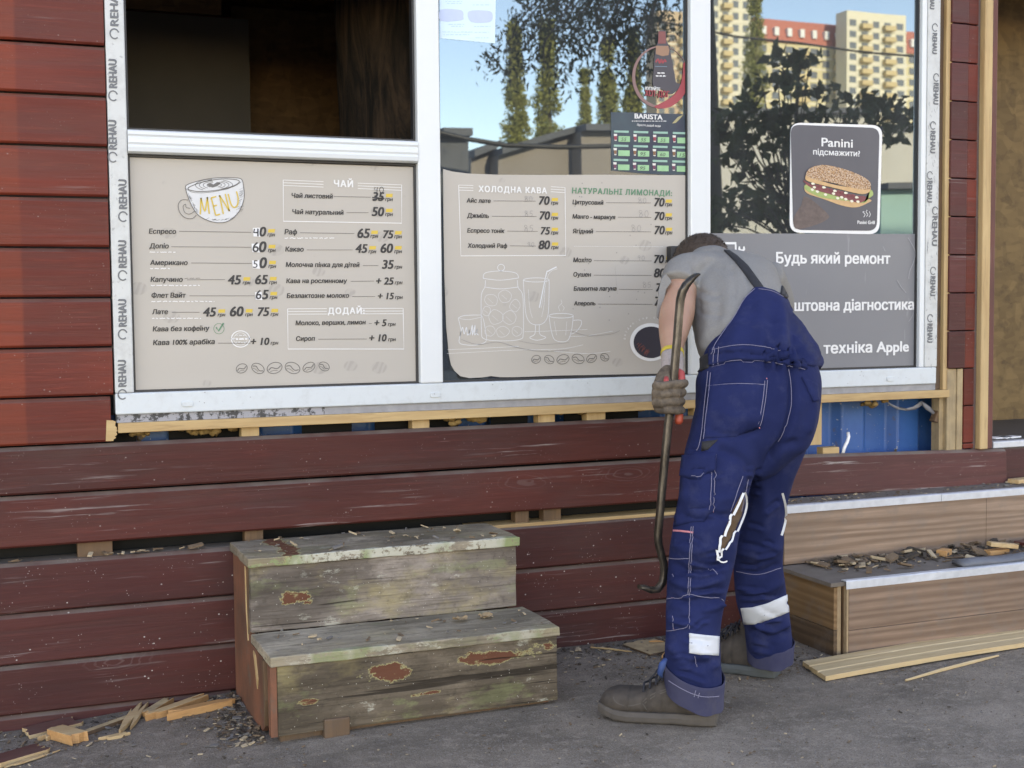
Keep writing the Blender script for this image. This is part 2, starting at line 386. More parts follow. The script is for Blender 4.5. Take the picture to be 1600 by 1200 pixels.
# raw timber rail in the gap above the third board
mb = MB(); mb.box(-1.6, 1.499, .0225, .10, .36, .4455); mb.build('support_rail', M['grey_edge'], kiosk, bevel=.002)
mb = MB(); mb.box(1.50, 2.62, .006, .10, .437, .449); mb.build('support_rail', M['pine'], kiosk, bevel=.002)
# loosened board on the right, sagging at its free end
P1 = at(1120, 715); P2 = at(1568, 700.5); P3 = at(1569, 759.5); P4 = at(1120, 781)
mb = MB(); rr = []
for i in range(9):
    u = i/8; a = P1.lerp(P2, u); b = P4.lerp(P3, u); yy = -.012+.004*math.sin(u*4)
    rr.append([(b.x, yy+.005, b.z), (b.x, yy, b.z+.006), (a.x, yy, a.z-.011), (a.x, yy+.012, a.z), (a.x, yy+BT, a.z), (b.x, yy+BT, b.z)])
mb.rings(rr); mb.build('loose_cladding_board', M['board_right'], kiosk, bevel=.0012)
board(3.80, 4.9, .455, .612, M['board_right'], y=.006)
# timber sill, seal and studs below the windows
mb = MB(); mb.box(.355, 3.515, -.004, .075, .823, .853); mb.build('sill_batten', M['pine'], kiosk, bevel=.002)
mb = MB(); mb.box(.352, 1.0, .010, .07, .8535, .8775); mb.build('seal_strip', M['seal_dirty'], kiosk)
mb = MB(); mb.box(1.0, 3.455, .010, .07, .8535, .8775); mb.build('seal_strip', M['seal'], kiosk)
for px0, px1, py, mt in ((377, 405, 670, 'pine_v'), (644, 671, 660, 'pine_v'), (841, 867, 650, 'pine_v'), (917, 946, 646, 'pine_v'), (1084, 1096, 640, 'pine_v'), (1265, 1284, 660, 'pine_v')):
    a = at(px0, py, .025).x; b = at(px1, py, .025).x
    mb = MB(); mb.box(a, b, .024, .07, .66, .8225); mb.build('stud', M[mt], kiosk, bevel=.002)
a = at(1284, 703, .03).x; b = at(1310, 703, .03).x
mb = MB(); mb.box(a+.001, b, .024, .065, .56, at(1300, 699, .024).z); mb.build('stud_block', M['pine'], kiosk, bevel=.002)
for px0, px1 in ((382, 411), (805, 826), (849, 876), (120, 175)):
    a = at(px0, 830, .03).x; b = at(px1, 830, .03).x
    mb = MB(); mb.box(a, b, .026, .07, .28, .60); mb.build('stud', M['pine_dark'], kiosk, bevel=.002)
# blue corrugated steel shell behind the studs
mb = MB(); top = []; x = -1.6; k = 0
prof = []
while x < 3.56:
    for dx, dy in ((0, .20), (.105, .20), (.135, .16), (.24, .16)):
        prof.append((x+dx, dy))
    x += .27
for z in (0, .86):
    pass
vs = [(a, b, 0.02) for a, b in prof]+[(a, b, .862) for a, b in prof]; n = len(prof)
mb.add(vs, [(i, i+1, n+i+1, n+i) for i in range(n-1)])
vs = [(a, b+.004, 0.02) for a, b in prof]+[(a, b+.004, .862) for a, b in prof]
mb.add(vs, [(i+1, i, n+i, n+i+1) for i in range(n-1)])
mb.build('corrugated_steel_wall', M['blue'], kiosk, bevel=.006)
mb = MB(); mb.box(-1.6, 2.66, .125, .127, .25, .70)  # black sheet standing in for the shade inside the cladding gaps
for a, b in ((-1.6, .42), (.52, .80), (.95, 1.12), (1.20, 1.50), (1.62, 1.76), (1.9, 2.2)): mb.box(a, b, .1255, .1275, .7005, .82)
mb.build('gap_shade_sheet', plain('gap_shade_black', (.006, .006, .006), .9, .3, 20, 0), kiosk)
# expanding foam and rags in the slot
mb = MB()
for px, py, r_ in ((213, 677, .016), (218, 681, .010), (288, 674, .015), (306, 679, .012), (333, 676, .016), (318, 674, .013), (365, 671, .014), (702, 655, .016), (711, 660, .018), (694, 653, .012), (750, 653, .022), (742, 656, .016), (870, 646, .014), (905, 643, .012), (1000, 640, .016), (1365, 632, .022), (1376, 628, .015), (1353, 630, .014), (1243, 632, .014)):
    c = at(px, py, .045)
    for q in range(4):
        d = Vector((random.gauss(0, .012), random.gauss(0, .008), random.gauss(0, .004)+.004)); rr = r_*random.uniform(.5, .95)
        pts = []
        ring = []
        for la in range(5):
            th = math.pi*(la+.5)/5; ring.append([c+d+Vector((math.sin(th)*math.cos(f)*1.3, math.sin(th)*math.sin(f), math.cos(th)*.8))*rr*random.uniform(.7, 1.25) for f in [2*math.pi*m/7 for m in range(7)]])
        mb.rings(ring)
mb.build('expanding_foam', M['foam'], kiosk, smooth=True)
mb = MB()
pl = [(1386, 626), (1392, 631), (1404, 636), (1417, 638), (1428, 635), (1436, 629), (1440, 627), (1447, 631), (1455, 637), (1461, 645)]
lo = [(1386, 628), (1391, 634), (1403, 640), (1417, 642), (1430, 640), (1438, 635), (1441, 633), (1447, 640), (1455, 645), (1460, 650)]
A = [at(x, y, .035+.012*math.sin(i*1.7)) for i, (x, y) in enumerate(pl)]; B = [at(x, y, .045+.014*math.sin(i*2.3)) for i, (x, y) in enumerate(lo)]
mb.rings([[a, b, b+Vector((0, .002, 0)), a+Vector((0, .002, 0))] for a, b in zip(A, B)]); mb.build('torn_membrane', M['cloth'], kiosk, smooth=True)
mb = MB(); mb.tube([at(1316, 712, .03), at(1319, 700, .028), at(1324, 690, .03), at(1326, 682, .035), at(1325, 676, .045)], .0065, 10); mb.build('cable_conduit', M['white'], kiosk, smooth=True)
# short loose block hanging under the sill end
q = [(1474, 622), (1486, 625), (1474, 664), (1459, 658)]
mb = MB(); mb.prism([(at(a, b, .03).x, at(a, b, .03).z) for a, b in q], .028, .06); mb.build('sill_block', M['pine_dark'], kiosk, bevel=.002)

# -- window frame (three bays)
frame = MB(); frame.box(.349, 3.452, .0, .075, .8785, .944)        # bottom rail
wf = frame.build('window_frame', M['pvc_dirty'], kiosk, bevel=.004)
ZT = 2.42
mb = MB(); mb.box(.349, 3.452, .0, .075, ZT, ZT+.07); mb.build('head_rail', M['pvc'], wf, bevel=.004)
mb = MB(); mb.box(.349, .405, .0, .075, .9445, ZT-.0005); mb.build('stile', M['film'], wf, bevel=.004)
mb = MB(); mb.box(1.3245, 1.4035, -.001, .075, .9445, ZT-.0005); mb.build('mullion', M['pvc'], wf, bevel=.005)
mb = MB(); mb.box(2.349, 2.4315, -.001, .075, .9445, ZT-.0005); mb.build('mullion', M['pvc'], wf, bevel=.005)
mb = MB(); mb.box(3.372, 3.395, .004, .075, .9445, ZT-.0005); mb.build('bead', M['pvc'], wf, bevel=.004)
mb = MB(); mb.box(3.3955, 3.455, .0, .075, .9445, ZT-.0005); mb.build('stile', M['film'], wf, bevel=.004)
mb = MB()
pf = [(.004, 1.6715), (-.006, 1.677), (-.008, 1.69), (-.005, 1.697), (-.008, 1.704), (-.008, 1.715), (-.004, 1.722), (-.008, 1.729), (-.006, 1.739), (.004, 1.743), (.06, 1.743), (.06, 1.6715)]
mb.prism_x(pf, .4055, 1.324); mb.build('transom', M['pvc'], wf, bevel=.0015)
for a, b, z0, z1 in ((.4055, 1.324, .9445, 1.671), (1.404, 2.3485, .9445, ZT), (2.432, 3.3715, .9445, ZT), (.4055, 1.324, 1.7435, ZT)):
    mb = MB(); g_ = .007
    mb.box(a, a+g_, .022, .05, z0, z1); mb.box(b-g_, b, .022, .05, z0, z1); mb.box(a+g_, b-g_, .022, .05, z0, z0+g_); mb.box(a+g_, b-g_, .022, .05, z1-g_, z1)
    mb.build('gasket', M['gasket'], wf)
for a, b in ((1.404, 2.3485), (2.432, 3.3715)):
    mb = MB(); mb.box(a+.001, b-.001, .030, .036, .945, ZT-.001); mb.build('glass_pane', M['glass'], wf)
mb = MB(); mb.box(.406, 1.3235, .034, .06, .945, 1.671); mb.build('infill_panel', M['inner_grey'], wf)
for px, py in ((293, 631), (680, 617), (1391, 592)):
    c = at(px, py, 0); mb = MB(); pts = []
    for k in range(16):
        a = 2*math.pi*k/16; pts.append((c.x+.012*math.copysign(1, math.cos(a))*abs(math.cos(a))**.5*1.5, c.z+.0085*math.copysign(1, math.sin(a))*abs(math.sin(a))**.6))
    mb.prism(pts, -.004, .001); mb.build('drain_cap', M['pvc_dirty'], wf, bevel=.001)

# -- timber column and door post on the right
mb = MB(); mb.box(3.456, 3.487, .02, .09, .854, 2.75); mb.build('packing_strip', M['pine_dark'], kiosk, bevel=.002)
mb = MB(); mb.box(3.4875, 3.517, .004, .07, .8535, 2.75); mb.build('column_batten', M['pine_v'], kiosk, bevel=.002)
mb = MB(); mb.box(3.4875, 3.512, .022, .07, .55, .822); mb.build('column_batten', M['pine_dirty'], kiosk, bevel=.002)
cx = [at(1481, 520).x, at(1507.5, 520).x, at(1523, 520).x, at(1528, 520).x]
zz = [at(1495, y).z for y in (576, 517)]; step = zz[1]-zz[0]
z = zz[0]; k = 0
while z < 2.7:
    mb = MB(); mb.box(cx[0], cx[1]-.002, -.006, .03, z+.002, z+step-.002); mb.build('column_board', M['col_board'], kiosk, bevel=.003)
    mb = MB(); mb.box(cx[1], cx[2], -.001, .03, z+.002, z+step-.002); mb.build('column_board', M['board_up'], kiosk, bevel=.003)
    z += step; k += 1
z = zz[0]
for k in range(3):
    z1 = z; z0 = max(.612, z-step)
    if z1 > z0: mb = MB(); mb.box(cx[1], cx[2], 0, .03, z0+.002, z1-.002); mb.build('column_board', M['board_up'], kiosk, bevel=.003)
    z -= step
mb = MB(); mb.box(cx[0], cx[0]+.02, .0, .05, .61, zz[0]-.001); mb.box(cx[0]+.021, cx[0]+.052, .008, .05, .61, zz[0]-.001); mb.box(cx[0]+.053, cx[1]-.002, .004, .05, .61, zz[0]-.001)
mb.build('bare_battens', M['pine_dirty'], kiosk, bevel=.003)
mb = MB(); mb.box(cx[2]+.001, cx[3]-.001, .006, .08, .61, 2.75); mb.build('trim_strip', plain('mauve_trim', (.11, .075, .07), .6, .4, 25), kiosk, bevel=.002)
px_ = [at(1528, 600, -.02).x, at(1545, 600, -.02).x, at(1552.5, 600, -.02).x]
mb = MB(); mb.box(cx[3], px_[1], -.02, .10, .61, 2.75); mb.build('door_post', M['pine_v'], kiosk, bevel=.004)
mb = MB(); mb.box(px_[1]+.0005, px_[2]+.006, -.012, .12, .61, 2.75); mb.build('door_jamb', M['jamb'], kiosk, bevel=.003)
# -- doorway
zf = .628
mb = MB(); mb.box(3.742, 5.4, .0, .045, zf-.02, zf+.006); mb.build('threshold', M['alu'], kiosk, bevel=.003)
mb = MB(); mb.box(3.725, 5.4, .046, 2.6, zf-.03, zf); mb.build('entrance_floor', M['dark_floor'], kiosk)
mb = MB(); mb.box(3.72, 5.4, .80, .815, zf+.001, 2.74); mb.build('entrance_wall', M['osb'], kiosk)
mb = MB(); mb.box(4.95, 5.4, -.0, .10, .02, 2.75); mb.build('side_wall', M['board_up'], kiosk)
for px, py, l in ((1560, 683, .05), (1580, 679, .035), (1569, 681, .025)):
    c = at(px, py, .12+.05*random.random()); mb = MB(); mb.obox((c.x, c.y, zf+.003), (l, .01, 0), (-.01, .02, 0), (0, 0, .0025)); mb.build('floor_scrap', M['white'], kiosk)
# -- inside and shell
mb = MB(); mb.box(-1.6, 3.72, .24, 2.6, .66, .70); mb.build('inner_floor', M['dark_floor'], kiosk)
mb = MB(); mb.box(1.13, 3.72, 2.3, 2.32, .70, 2.66); mb.build('back_wall', M['osb_dark'], kiosk)
mb = MB(); mb.box(-1.6, 1.129, 1.85, 1.87, .70, 2.50); mb.build('inner_partition', M['inner_grey'], kiosk)
mb = MB(); mb.box(-1.6, 1.0, 1.8, 1.83, 2.5, 2.66); mb.build('inner_lintel', M['osb_dark'], kiosk)
mb = MB(); mb.box(3.70, 3.72, .13, 2.3, .70, 2.66); mb.build('inner_wall', M['osb_dark'], kiosk)
mb = MB(); mb.box(-1.6, -1.57, .03, 2.6, .02, 2.66); mb.build('outer_wall', M['board_up'], kiosk)
mb = MB(); mb.box(-1.6, 5.4, 2.6, 2.63, .02, 2.75); mb.build('outer_wall', M['board_up'], kiosk)
mb = MB(); mb.box(-1.6, 5.4, .03, 2.6, 2.67, 2.74); mb.build('ceiling', M['osb_dark'], kiosk)
mb = MB(); mb.box(.35, 3.455, .0, .03, ZT+.071, 2.748); mb.build('fascia', M['board_up'], kiosk)
mb = MB(); mb.box(3.745, 5.4, .0, .03, 2.55, 2.748); mb.build('fascia', M['board_up'], kiosk)
mb = MB(); mb.box(-1.75, 5.5, -.12, 2.75, 2.752, 2.85); mb.build('roof', M['roof'], kiosk, bevel=.01)
for bx, i_ in ((.98, 0), (1.9, 1)):
    pass

# old tree trunk inside
def _bark():
    t = NT('bark'); v = t.map((14, 14, 2.2)); n = t.noise(1, v, 6, .65, 1.2)
    c = t.mix(t.ramp(n, (.4, 0.), (.65, 1.)), (.012, .009, .007), (.09, .055, .035)); return t.done(c, .9, t.bump(n, .9, .03))
M['bark'] = _bark()
mb = MB(); rr = []
a0 = at(532, 214, 1.1); 
for i in range(26):
    z = .70+1.97*i/25; rad = .30+.03*math.sin(z*3)
    cxx = a0.x+.30+.06*(z-1.75)
    rr.append([(cxx+(rad+.028*mnoise.noise(Vector((math.cos(f)*5, math.sin(f)*5, z*1.1)))+.02*abs(mnoise.noise(Vector((f*5, z*2.2, 3)))))*math.cos(f), 1.15+(rad+.028*mnoise.noise(Vector((math.cos(f)*5, math.sin(f)*5, z*1.1))))*math.sin(f), z) for f in [2*math.pi*j/64 for j in range(64)]])
mb.rings(rr); o = mb.build('tree_trunk', M['bark'], smooth=True)
tag(base_at(o, (a0.x+.3, 1.15, .70)), 'dark rough-barked trunk standing inside the kiosk behind the open upper window', 'tree trunk')
# ------------------------------------------------------------------ lettering
def flat_mat(name, col, rough=.5, var=.06):
    return plain(name, col, rough, var, 40, 0)
M['ink'] = flat_mat('dark_print', (.022, .021, .022)); M['ink_soft'] = flat_mat('grey_print', (.12, .115, .11)); M['white_ink'] = flat_mat('white_print', (.68, .68, .67))
M['green_ink'] = flat_mat('green_print', (.07, .22, .13)); M['yellow_ink'] = flat_mat('yellow_print', (.60, .40, .06)); M['pencil'] = flat_mat('pencil', (.25, .245, .24))
M['marker'] = flat_mat('marker', (.03, .03, .035)); M['patch_white'] = flat_mat('correction_paper', (.68, .68, .68)); M['pale_ink'] = flat_mat('pale_line', (.62, .635, .64))
_tc = {}
def glyphs(s, bold=0., shear=0., space=1.):
    """outline glyphs filled contour by contour; the third coordinate numbers overlapping pieces"""
    k = (s, shear, space)
    if k not in _tc:
        cu = bpy.data.curves.new('t', 'FONT'); cu.body = s; cu.size = 1; cu.shear = shear; cu.space_character = space
        o = bpy.data.objects.new('t', cu); COL.objects.link(o)
        dg = bpy.context.evaluated_depsgraph_get(); oc = o.evaluated_get(dg).to_curve(dg)
        loops = []
        for sp in oc.splines:
            P = []; bp = sp.bezier_points; n = len(bp)
            for i in range(n):
                p, q = bp[i], bp[(i+1) % n]
                d = (q.co-p.co); L = d.length
                st = L > 1e-9 and abs(d.cross(p.handle_right-p.co).z) < 1e-4*L and abs(d.cross(q.handle_left-q.co).z) < 1e-4*L
                P += [p.co.copy()] if st else list(mathutils.geometry.interpolate_bezier(p.co, p.handle_right, q.handle_left, q.co, 6))[:-1]
            Q = []
            for p in P:
                if not Q or (p-Q[-1]).length > 1e-5: Q.append(Vector((p.x, p.y, 0)))
            if len(Q) > 2: loops.append(Q)
        o.evaluated_get(dg).to_curve_clear(); bpy.data.objects.remove(o); bpy.data.curves.remove(cu)
        vs, fs = [], []
        if loops:                              # non-zero winding keeps overlapping strokes whole
            pts = [Vector((p.x, p.y)) for Q in loops for p in Q]; ed = []; n = 0
            for Q in loops:
                m = len(Q); ed += [(n+i, n+(i+1) % m) for i in range(m)]; n += m
            V, _, Fc, *_r = mathutils.geometry.delaunay_2d_cdt(pts, ed, [], 0, 1e-7)
            seg = np.array([[Q[i-1].x, Q[i-1].y, Q[i].x, Q[i].y] for Q in loops for i in range(len(Q))])
            for f in Fc:
                c = sum((V[i] for i in f), Vector((0, 0)))/len(f)
                up_ = (seg[:, 1] <= c.y) & (seg[:, 3] > c.y); dn = (seg[:, 1] > c.y) & (seg[:, 3] <= c.y)
                cr = (seg[:, 2]-seg[:, 0])*(c.y-seg[:, 1])-(c.x-seg[:, 0])*(seg[:, 3]-seg[:, 1])
                if int((up_ & (cr > 0)).sum())-int((dn & (cr < 0)).sum()) != 0:
                    p, q, r_ = (V[i] for i in f[:3]); fs.append(tuple(f) if (q-p).cross(r_-p) > 0 else tuple(f[::-1]))
            vs = [(p.x, p.y, 0.) for p in V]
        _tc[k] = (vs, fs)
    return _tc[k]
def text(mb, s, T, xl, xr, yb, Y, mi=0, bold=.012, shear=0., cap=None, space=1., tilt=0.):
    """write s with its left end at crop point (xl, yb), right end at xr; cap = cap height in crop pixels"""
    vs, fs = glyphs(s, 0., shear, space)
    if not vs: return
    A = at(*T(xl, yb), Y); B = at(*T(xr, yb), Y)
    x0 = min(v[0] for v in vs); x1 = max(v[0] for v in vs); kx = (B.x-A.x)/(x1-x0)
    kz = kx
    if cap:
        c = at(*T(xl, yb-cap), Y); kz = (c.z-A.z)/.73
    k = kz*bold*1.05                          # heavier strokes: layers laid a hair in front of one another
    for i, (dx, dz) in enumerate(((-1, .6), (1, .6), (-1, -.6), (1, -.6), (0, 0)) if bold > .005 else ((0, 0),)):
        mb.add([(A.x+(v[0]-x0)*kx+dx*k, Y-.00018*i-.00004*v[2], A.z+v[1]*kz+(v[0]-x0)*kx*tilt+dz*k) for v in vs], fs, mi)
def W(T, pts, Y):
    return [(p.x, p.z) for p in (at(*T(x, y), Y) for x, y in pts)]
def smooth_line(pts, n=6, closed=False):
    P = [Vector(p) for p in pts]; k = len(P); out = []
    for i in range(k if closed else k-1):
        a, b, c, d = (P[(i-1) % k], P[i], P[(i+1) % k], P[(i+2) % k]) if closed else (P[max(i-1, 0)], P[i], P[i+1], P[min(i+2, k-1)])
        for j in range(n):
            t = j/n; out.append(tuple(.5*((2*b)+(c-a)*t+(2*a-5*b+4*c-d)*t*t+(3*b-a-3*c+d)*t**3)))
    if not closed: out.append(tuple(P[-1]))
    return out
def line(mb, T, pts, w, Y, mi=0, closed=False, curve=True):
    p = W(T, pts, Y)
    if curve and len(p) > 2: p = smooth_line(p, 5, closed)
    mb.stroke(p, w, Y, mi, closed)
def ell(cx, cy, rx, ry, n=28, a0=0, a1=2*math.pi, rot=0):
    o = []
    for i in range(n):
        a = a0+(a1-a0)*i/(n if a1-a0 > 6.2 else n-1); x = rx*math.cos(a); y = ry*math.sin(a)
        o.append((cx+x*math.cos(rot)-y*math.sin(rot), cy+x*math.sin(rot)+y*math.cos(rot)))
    return o
def scribble(mb, T, x0, x1, y, w, Y, mi, seg=9):     # small print too small to read
    x = x0
    while x < x1:
        l = random.uniform(seg*.6, seg*2.2); e = min(x+l, x1); pts = []
        k = max(3, int((e-x)/3))
        pts = [(x+(e-x)*i/k, y+random.uniform(-1.6, 1.6)) for i in range(k+1)]
        line(mb, T, pts, w, Y, mi, curve=False); x = e+seg*.55
def bean(mb, T, x, y, rx, ry, rot, wd, Y, mi=0):
    line(mb, T, ell(x, y, rx, ry, 14, rot=rot), wd, Y, mi, True)
    c, s = math.cos(rot), math.sin(rot)
    pts = [(-.85, .1), (-.4, -.22), (0, .08), (.4, .25), (.85, -.08)]
    line(mb, T, [(x+a*rx*c-b*ry*s, y+a*rx*s+b*ry*c) for a, b in pts], wd*1.2, Y, mi)
    pts = [(-.7, .45), (-.2, .4), (.3, .62)]
    line(mb, T, [(x+a*rx*c-b*ry*s, y+a*rx*s+b*ry*c) for a, b in pts], wd*.6, Y, mi)
def menu_paper(name):
    t = NT(name); n = t.noise(2.3, None, 4); l = t.voro(9, t.map((1, 1, 1.35))); e = t.voro(9, t.map((1, 1, 1.35)), out='Color')
    c = t.mix(n, (.385, .352, .312), (.44, .403, .356))
    shape = t.math('MULTIPLY', t.ramp(l, (.22, 1.), (.26, 0.)), t.ramp(t.sep(e)[0], (.5, 0.), (.52, 1.)))
    st = t.ramp(t.wave(26, t.map((1, 1, .4), rot=(0, .6, 0)), 6), (.3, 0.), (.8, 1.))
    c = t.mix(t.math('MULTIPLY', shape, t.math('ADD', .16, t.math('MULTIPLY', st, .3))), c, (.27, .25, .23))
    d = t.noise(30, None, 5, .7); c = t.mix(t.math('MULTIPLY', t.ramp(d, (.6, 0.), (.75, 1.)), .25), c, (.40, .35, .29))
    return t.done(c, .42, t.bump(n, .04, .01), spec=.35)
def prices(mb, T, rows, Y):
    for s, x0, x1, yb in rows:
        text(mb, s, T, x0, x1, yb, Y, 0, .03, .18)
def currency(mb, mt, T, x, yb, Y, flag=True):
    text(mb, 'грн', T, x, x+31, yb, Y, 0, .02, .2)
    if flag:
        mt.flat(W(T, [(x+4, yb-29), (x+31, yb-29), (x+29, yb-15), (x+2, yb-15)], Y), Y)

# ---- menu board one: the panel in the lower left bay
YA = .030
T1 = crop(160, 200, 2.609)
mp = MB()
mp.prism(W(T1, [(98, 118), (690, 140), (1290, 160), (1297, 1044), (700, 1060), (130, 1079)], YA), YA, YA+.003)
menu_a = tag(mp.build('menu_board', menu_paper('menu_print_beige'), bevel=.0008), 'beige coffee menu panel with a drawn cup, in the lower left window bay', 'menu board', 'beige menu panels in the windows')
YL = YA-.0012
b = MB(); it = .14
for s, x0, x1, y in (('Еспресо', 190, 300, 430), ('Допіо', 192, 270, 490), ('Американо', 195, 347, 558), ('Капучино', 197, 327, 627), ('Флет Вайт', 201, 340, 692), ('Лате', 203, 267, 759), ('Кава без кофеїну', 206, 436, 829), ('Кава 100% арабіка', 207, 458, 885),
                     ('Чай листовий', 772, 939, 284), ('Чай натуральний', 775, 983, 350), ('Раф', 743, 793, 433), ('Какао', 746, 820, 503), ('Молочна пінка для дітей', 748, 1048, 566), ('Кава на рослинному', 750, 997, 632), ('Безлактозне молоко', 752, 1005, 693), ('Молоко, вершки, лимон', 788, 1073, 804), ('Сироп', 790, 866, 868)):
    text(b, s, T1, x0, x1, y, YL, 0, .026, it)
prices(b, T1, [('0', 642, 667, 441), ('0', 640, 668, 505), ('0', 642, 670, 570), ('45', 513, 565, 637), ('65', 624, 674, 636), ('5', 652, 677, 697), ('45', 412, 463, 768), ('60', 521, 575, 767), ('75', 634, 680, 766), ('+ 10', 606, 680, 885),
               ('35', 1102, 1148, 296), ('50', 1099, 1148, 358), ('65', 1041, 1090, 447), ('75', 1145, 1186, 449), ('45', 1033, 1080, 508), ('60', 1135, 1184, 508), ('35', 1141, 1187, 573), ('+ 25', 1117, 1187, 638), ('+ 15', 1124, 1188, 698), ('+ 5', 1110, 1158, 808), ('+ 10', 1089, 1158, 870)], YL)
mt = MB()
for x, y, f in ((673, 441, 1), (675, 505, 1), (677, 570, 1), (572, 637, 1), (680, 636, 1), (682, 697, 1), (470, 768, 1), (582, 767, 1), (686, 766, 1), (686, 883, 0), (1153, 297, 1), (1153, 358, 1), (1093, 447, 1), (1190, 449, 1), (1085, 510, 1), (1190, 510, 1), (1191, 573, 0), (1192, 637, 0), (1193, 697, 0), (1164, 807, 0), (1165, 869, 0)):
    currency(b, mt, T1, x, y, YL, f)
b.build('lettering', M['ink'], menu_a); mt.build('price_tags', M['yellow_ink'], menu_a)
b = MB()
for x0, y0, x1, y1 in ((313, 421, 606, 425), (281, 484, 606, 486), (362, 550, 608, 552), (345, 619, 500, 618), (355, 684, 620, 684), (283, 751, 396, 751), (471, 877, 604, 877), (943, 279, 1095, 282), (995, 345, 1085, 345), (806, 427, 1027, 430), (833, 497, 1020, 497), (1062, 561, 1125, 561), (1012, 625, 1108, 624), (1018, 687, 1112, 687), (1086, 797, 1098, 797), (880, 861, 1078, 860)):
    line(b, T1, [(x0, y0), (x1, y1)], .0016, YL, 0, curve=False)
for x0, x1, y in ((335, 402, 613),):
    scribble(b, T1, x0, x1, y, .0014, YL, 0)
b.build('leader_lines', M['ink_soft'], menu_a)
b = MB()
text(b, 'ЧАЙ', T1, 945, 1021, 239, YL, 0, .035, 0, space=1.15); text(b, 'ДОДАЙ:', T1, 920, 1068, 758, YL, 0, .035, 0, space=1.2)
for x0, x1, y in ((193, 298, 506), (195, 275, 573), (198, 397, 642), (200, 456, 707), (203, 402, 776), (743, 945, 449)):
    scribble(b, T1, x0, x1, y, .0024, YL, 0, 12)
for bx in (((737, 212), (1220, 232), (1220, 388), (738, 380)), ((755, 737), (1226, 735), (1229, 901), (757, 901))):
    (xa, ya), (xb, yb), (xc, yc), (xd, yd) = bx
    m1 = (xb-xa)*.34; m2 = (xb-xa)*.63
    for dy in (0, 11, 22):
        line(b, T1, [(xa, ya+dy), (xa+m1, ya+dy+(yb-ya)*.34)], .0018, YL, curve=False); line(b, T1, [(xa+m2, ya+dy+(yb-ya)*.63), (xb, yb+dy)], .0018, YL, curve=False)
    line(b, T1, [(xa, ya), (xd, yd), (xc, yc), (xb, yb)], .0026, YL, curve=False)
line(b, T1, ell(563, 860, 37, 33, 24), .003, YL, 0, True); line(b, T1, ell(563, 860, 28, 25, 24), .0012, YL, 0, True)
scribble(b, T1, 526, 604, 860, .005, YL, 0, 9); scribble(b, T1, 542, 585, 845, .002, YL, 0, 6); scribble(b, T1, 542, 585, 874, .002, YL, 0, 6)
b.build('white_lettering', M['white_ink'], menu_a)
b = MB()
for x0, y0, x1, y1 in ((613, 406, 644, 444), (608, 470, 642, 508), (610, 538, 642, 574), (622, 668, 652, 702)):
    b.flat(W(T1, [(x0, y0+2), (x1-3, y0), (x1, y1), (x0+3, y1-2)], YL), YL)
b.build('correction_patches', M['patch_white'], menu_a)
b = MB(); YM = YL-.001
line(b, T1, [(620, 411), (617, 426), (634, 426)], .0045, YM, curve=False); line(b, T1, [(634, 410), (634, 442)], .0045, YM, curve=False)
text(b, '6', T1, 613, 637, 505, YM, 0, .01, .1); text(b, '5', T1, 614, 633, 570, YM, 0, .0, .1); text(b, '6', T1, 626, 648, 697, YM, 0, .01, .1)
line(b, T1, [(1100, 283), (1150, 288)], .004, YM, curve=False); line(b, T1, [(1103, 291), (1147, 284)], .003, YM, curve=False)
line(b, T1, [(1112, 240), (1108, 252), (1120, 252)], .002, YM, curve=False); line(b, T1, [(1121, 241), (1119, 264)], .002, YM, curve=False); line(b, T1, ell(1138, 252, 8, 11, 12), .002, YM, 0, True)
b.build('handwriting', M['marker'], menu_a)
b = MB(); line(b, T1, ell(475, 818, 21, 21, 22), .0016, YL, 0, True); line(b, T1, [(464, 812), (473, 828), (494, 795)], .0052, YL, curve=False)
b.build('check_mark', M['green_ink'], menu_a)
# cup drawing
T7 = crop(260, 260, 10.); b = MB()
body = [(300, 330), (330, 450), (400, 620), (500, 760), (640, 840), (800, 878), (950, 860), (1080, 770), (1170, 640), (1215, 480), (1205, 320), (1180, 210), (1100, 180), (880, 175), (640, 195), (420, 250), (320, 290)]
b.flat(smooth_line(W(T7, body, YL), 4, True), YL, 1)
YC = YL-.0008
line(b, T7, body, .0022, YC, 0, True)
line(b, T7, [(335, 345), (480, 270), (700, 215), (900, 195), (1080, 205), (1140, 235), (1080, 290), (900, 350), (680, 385), (460, 388)], .0026, YC, 0, True)
line(b, T7, [(300, 345), (420, 405), (640, 408), (860, 370), (1060, 310), (1170, 240)], .0014, YC)
for k in range(4):
    line(b, T7, ell(745, 292, 110+60*k, 38+18*k, 20, 2.2, 4.6), .0016, YC); line(b, T7, ell(760, 290, 100+58*k, 36+16*k, 20, -1.1, 1.1), .0016, YC)
b.flat(W(T7, [(640, 290), (660, 268), (700, 265), (735, 282), (790, 245), (835, 250), (840, 275), (790, 310), (720, 330), (670, 315)], YC), YC, 0)
line(b, T7, [(340, 525), (240, 525), (185, 600), (210, 720), (290, 800), (400, 815), (470, 760)], .002, YC)
line(b, T7, [(375, 655), (310, 640), (300, 590), (262, 625), (285, 715), (360, 745), (440, 700)], .0018, YC)
for k in range(26):
    u = random.random(); x = 1210-100*u*random.random(); y = 330+u*420; line(b, T7, [(x, y), (x-random.uniform(20, 70), y+random.uniform(15, 50))], .0006, YC, curve=False)
for k in range(24):
    x = random.uniform(330, 470); y = 400+(x-330)*2.0+random.uniform(-20, 40); line(b, T7, [(x, y), (x+random.uniform(10, 40), y+random.uniform(20, 60))], .0006, YC, curve=False)
for k in range(20):
    x = random.uniform(600, 1050); line(b, T7, [(x, 850-abs(x-800)*.12), (x+random.uniform(15, 60), 835-abs(x-800)*.2)], .0007, YC, curve=False)
b.build('cup_drawing', [M['ink_soft'], flat_mat('cup_tint', (.55, .56, .56))], menu_a)
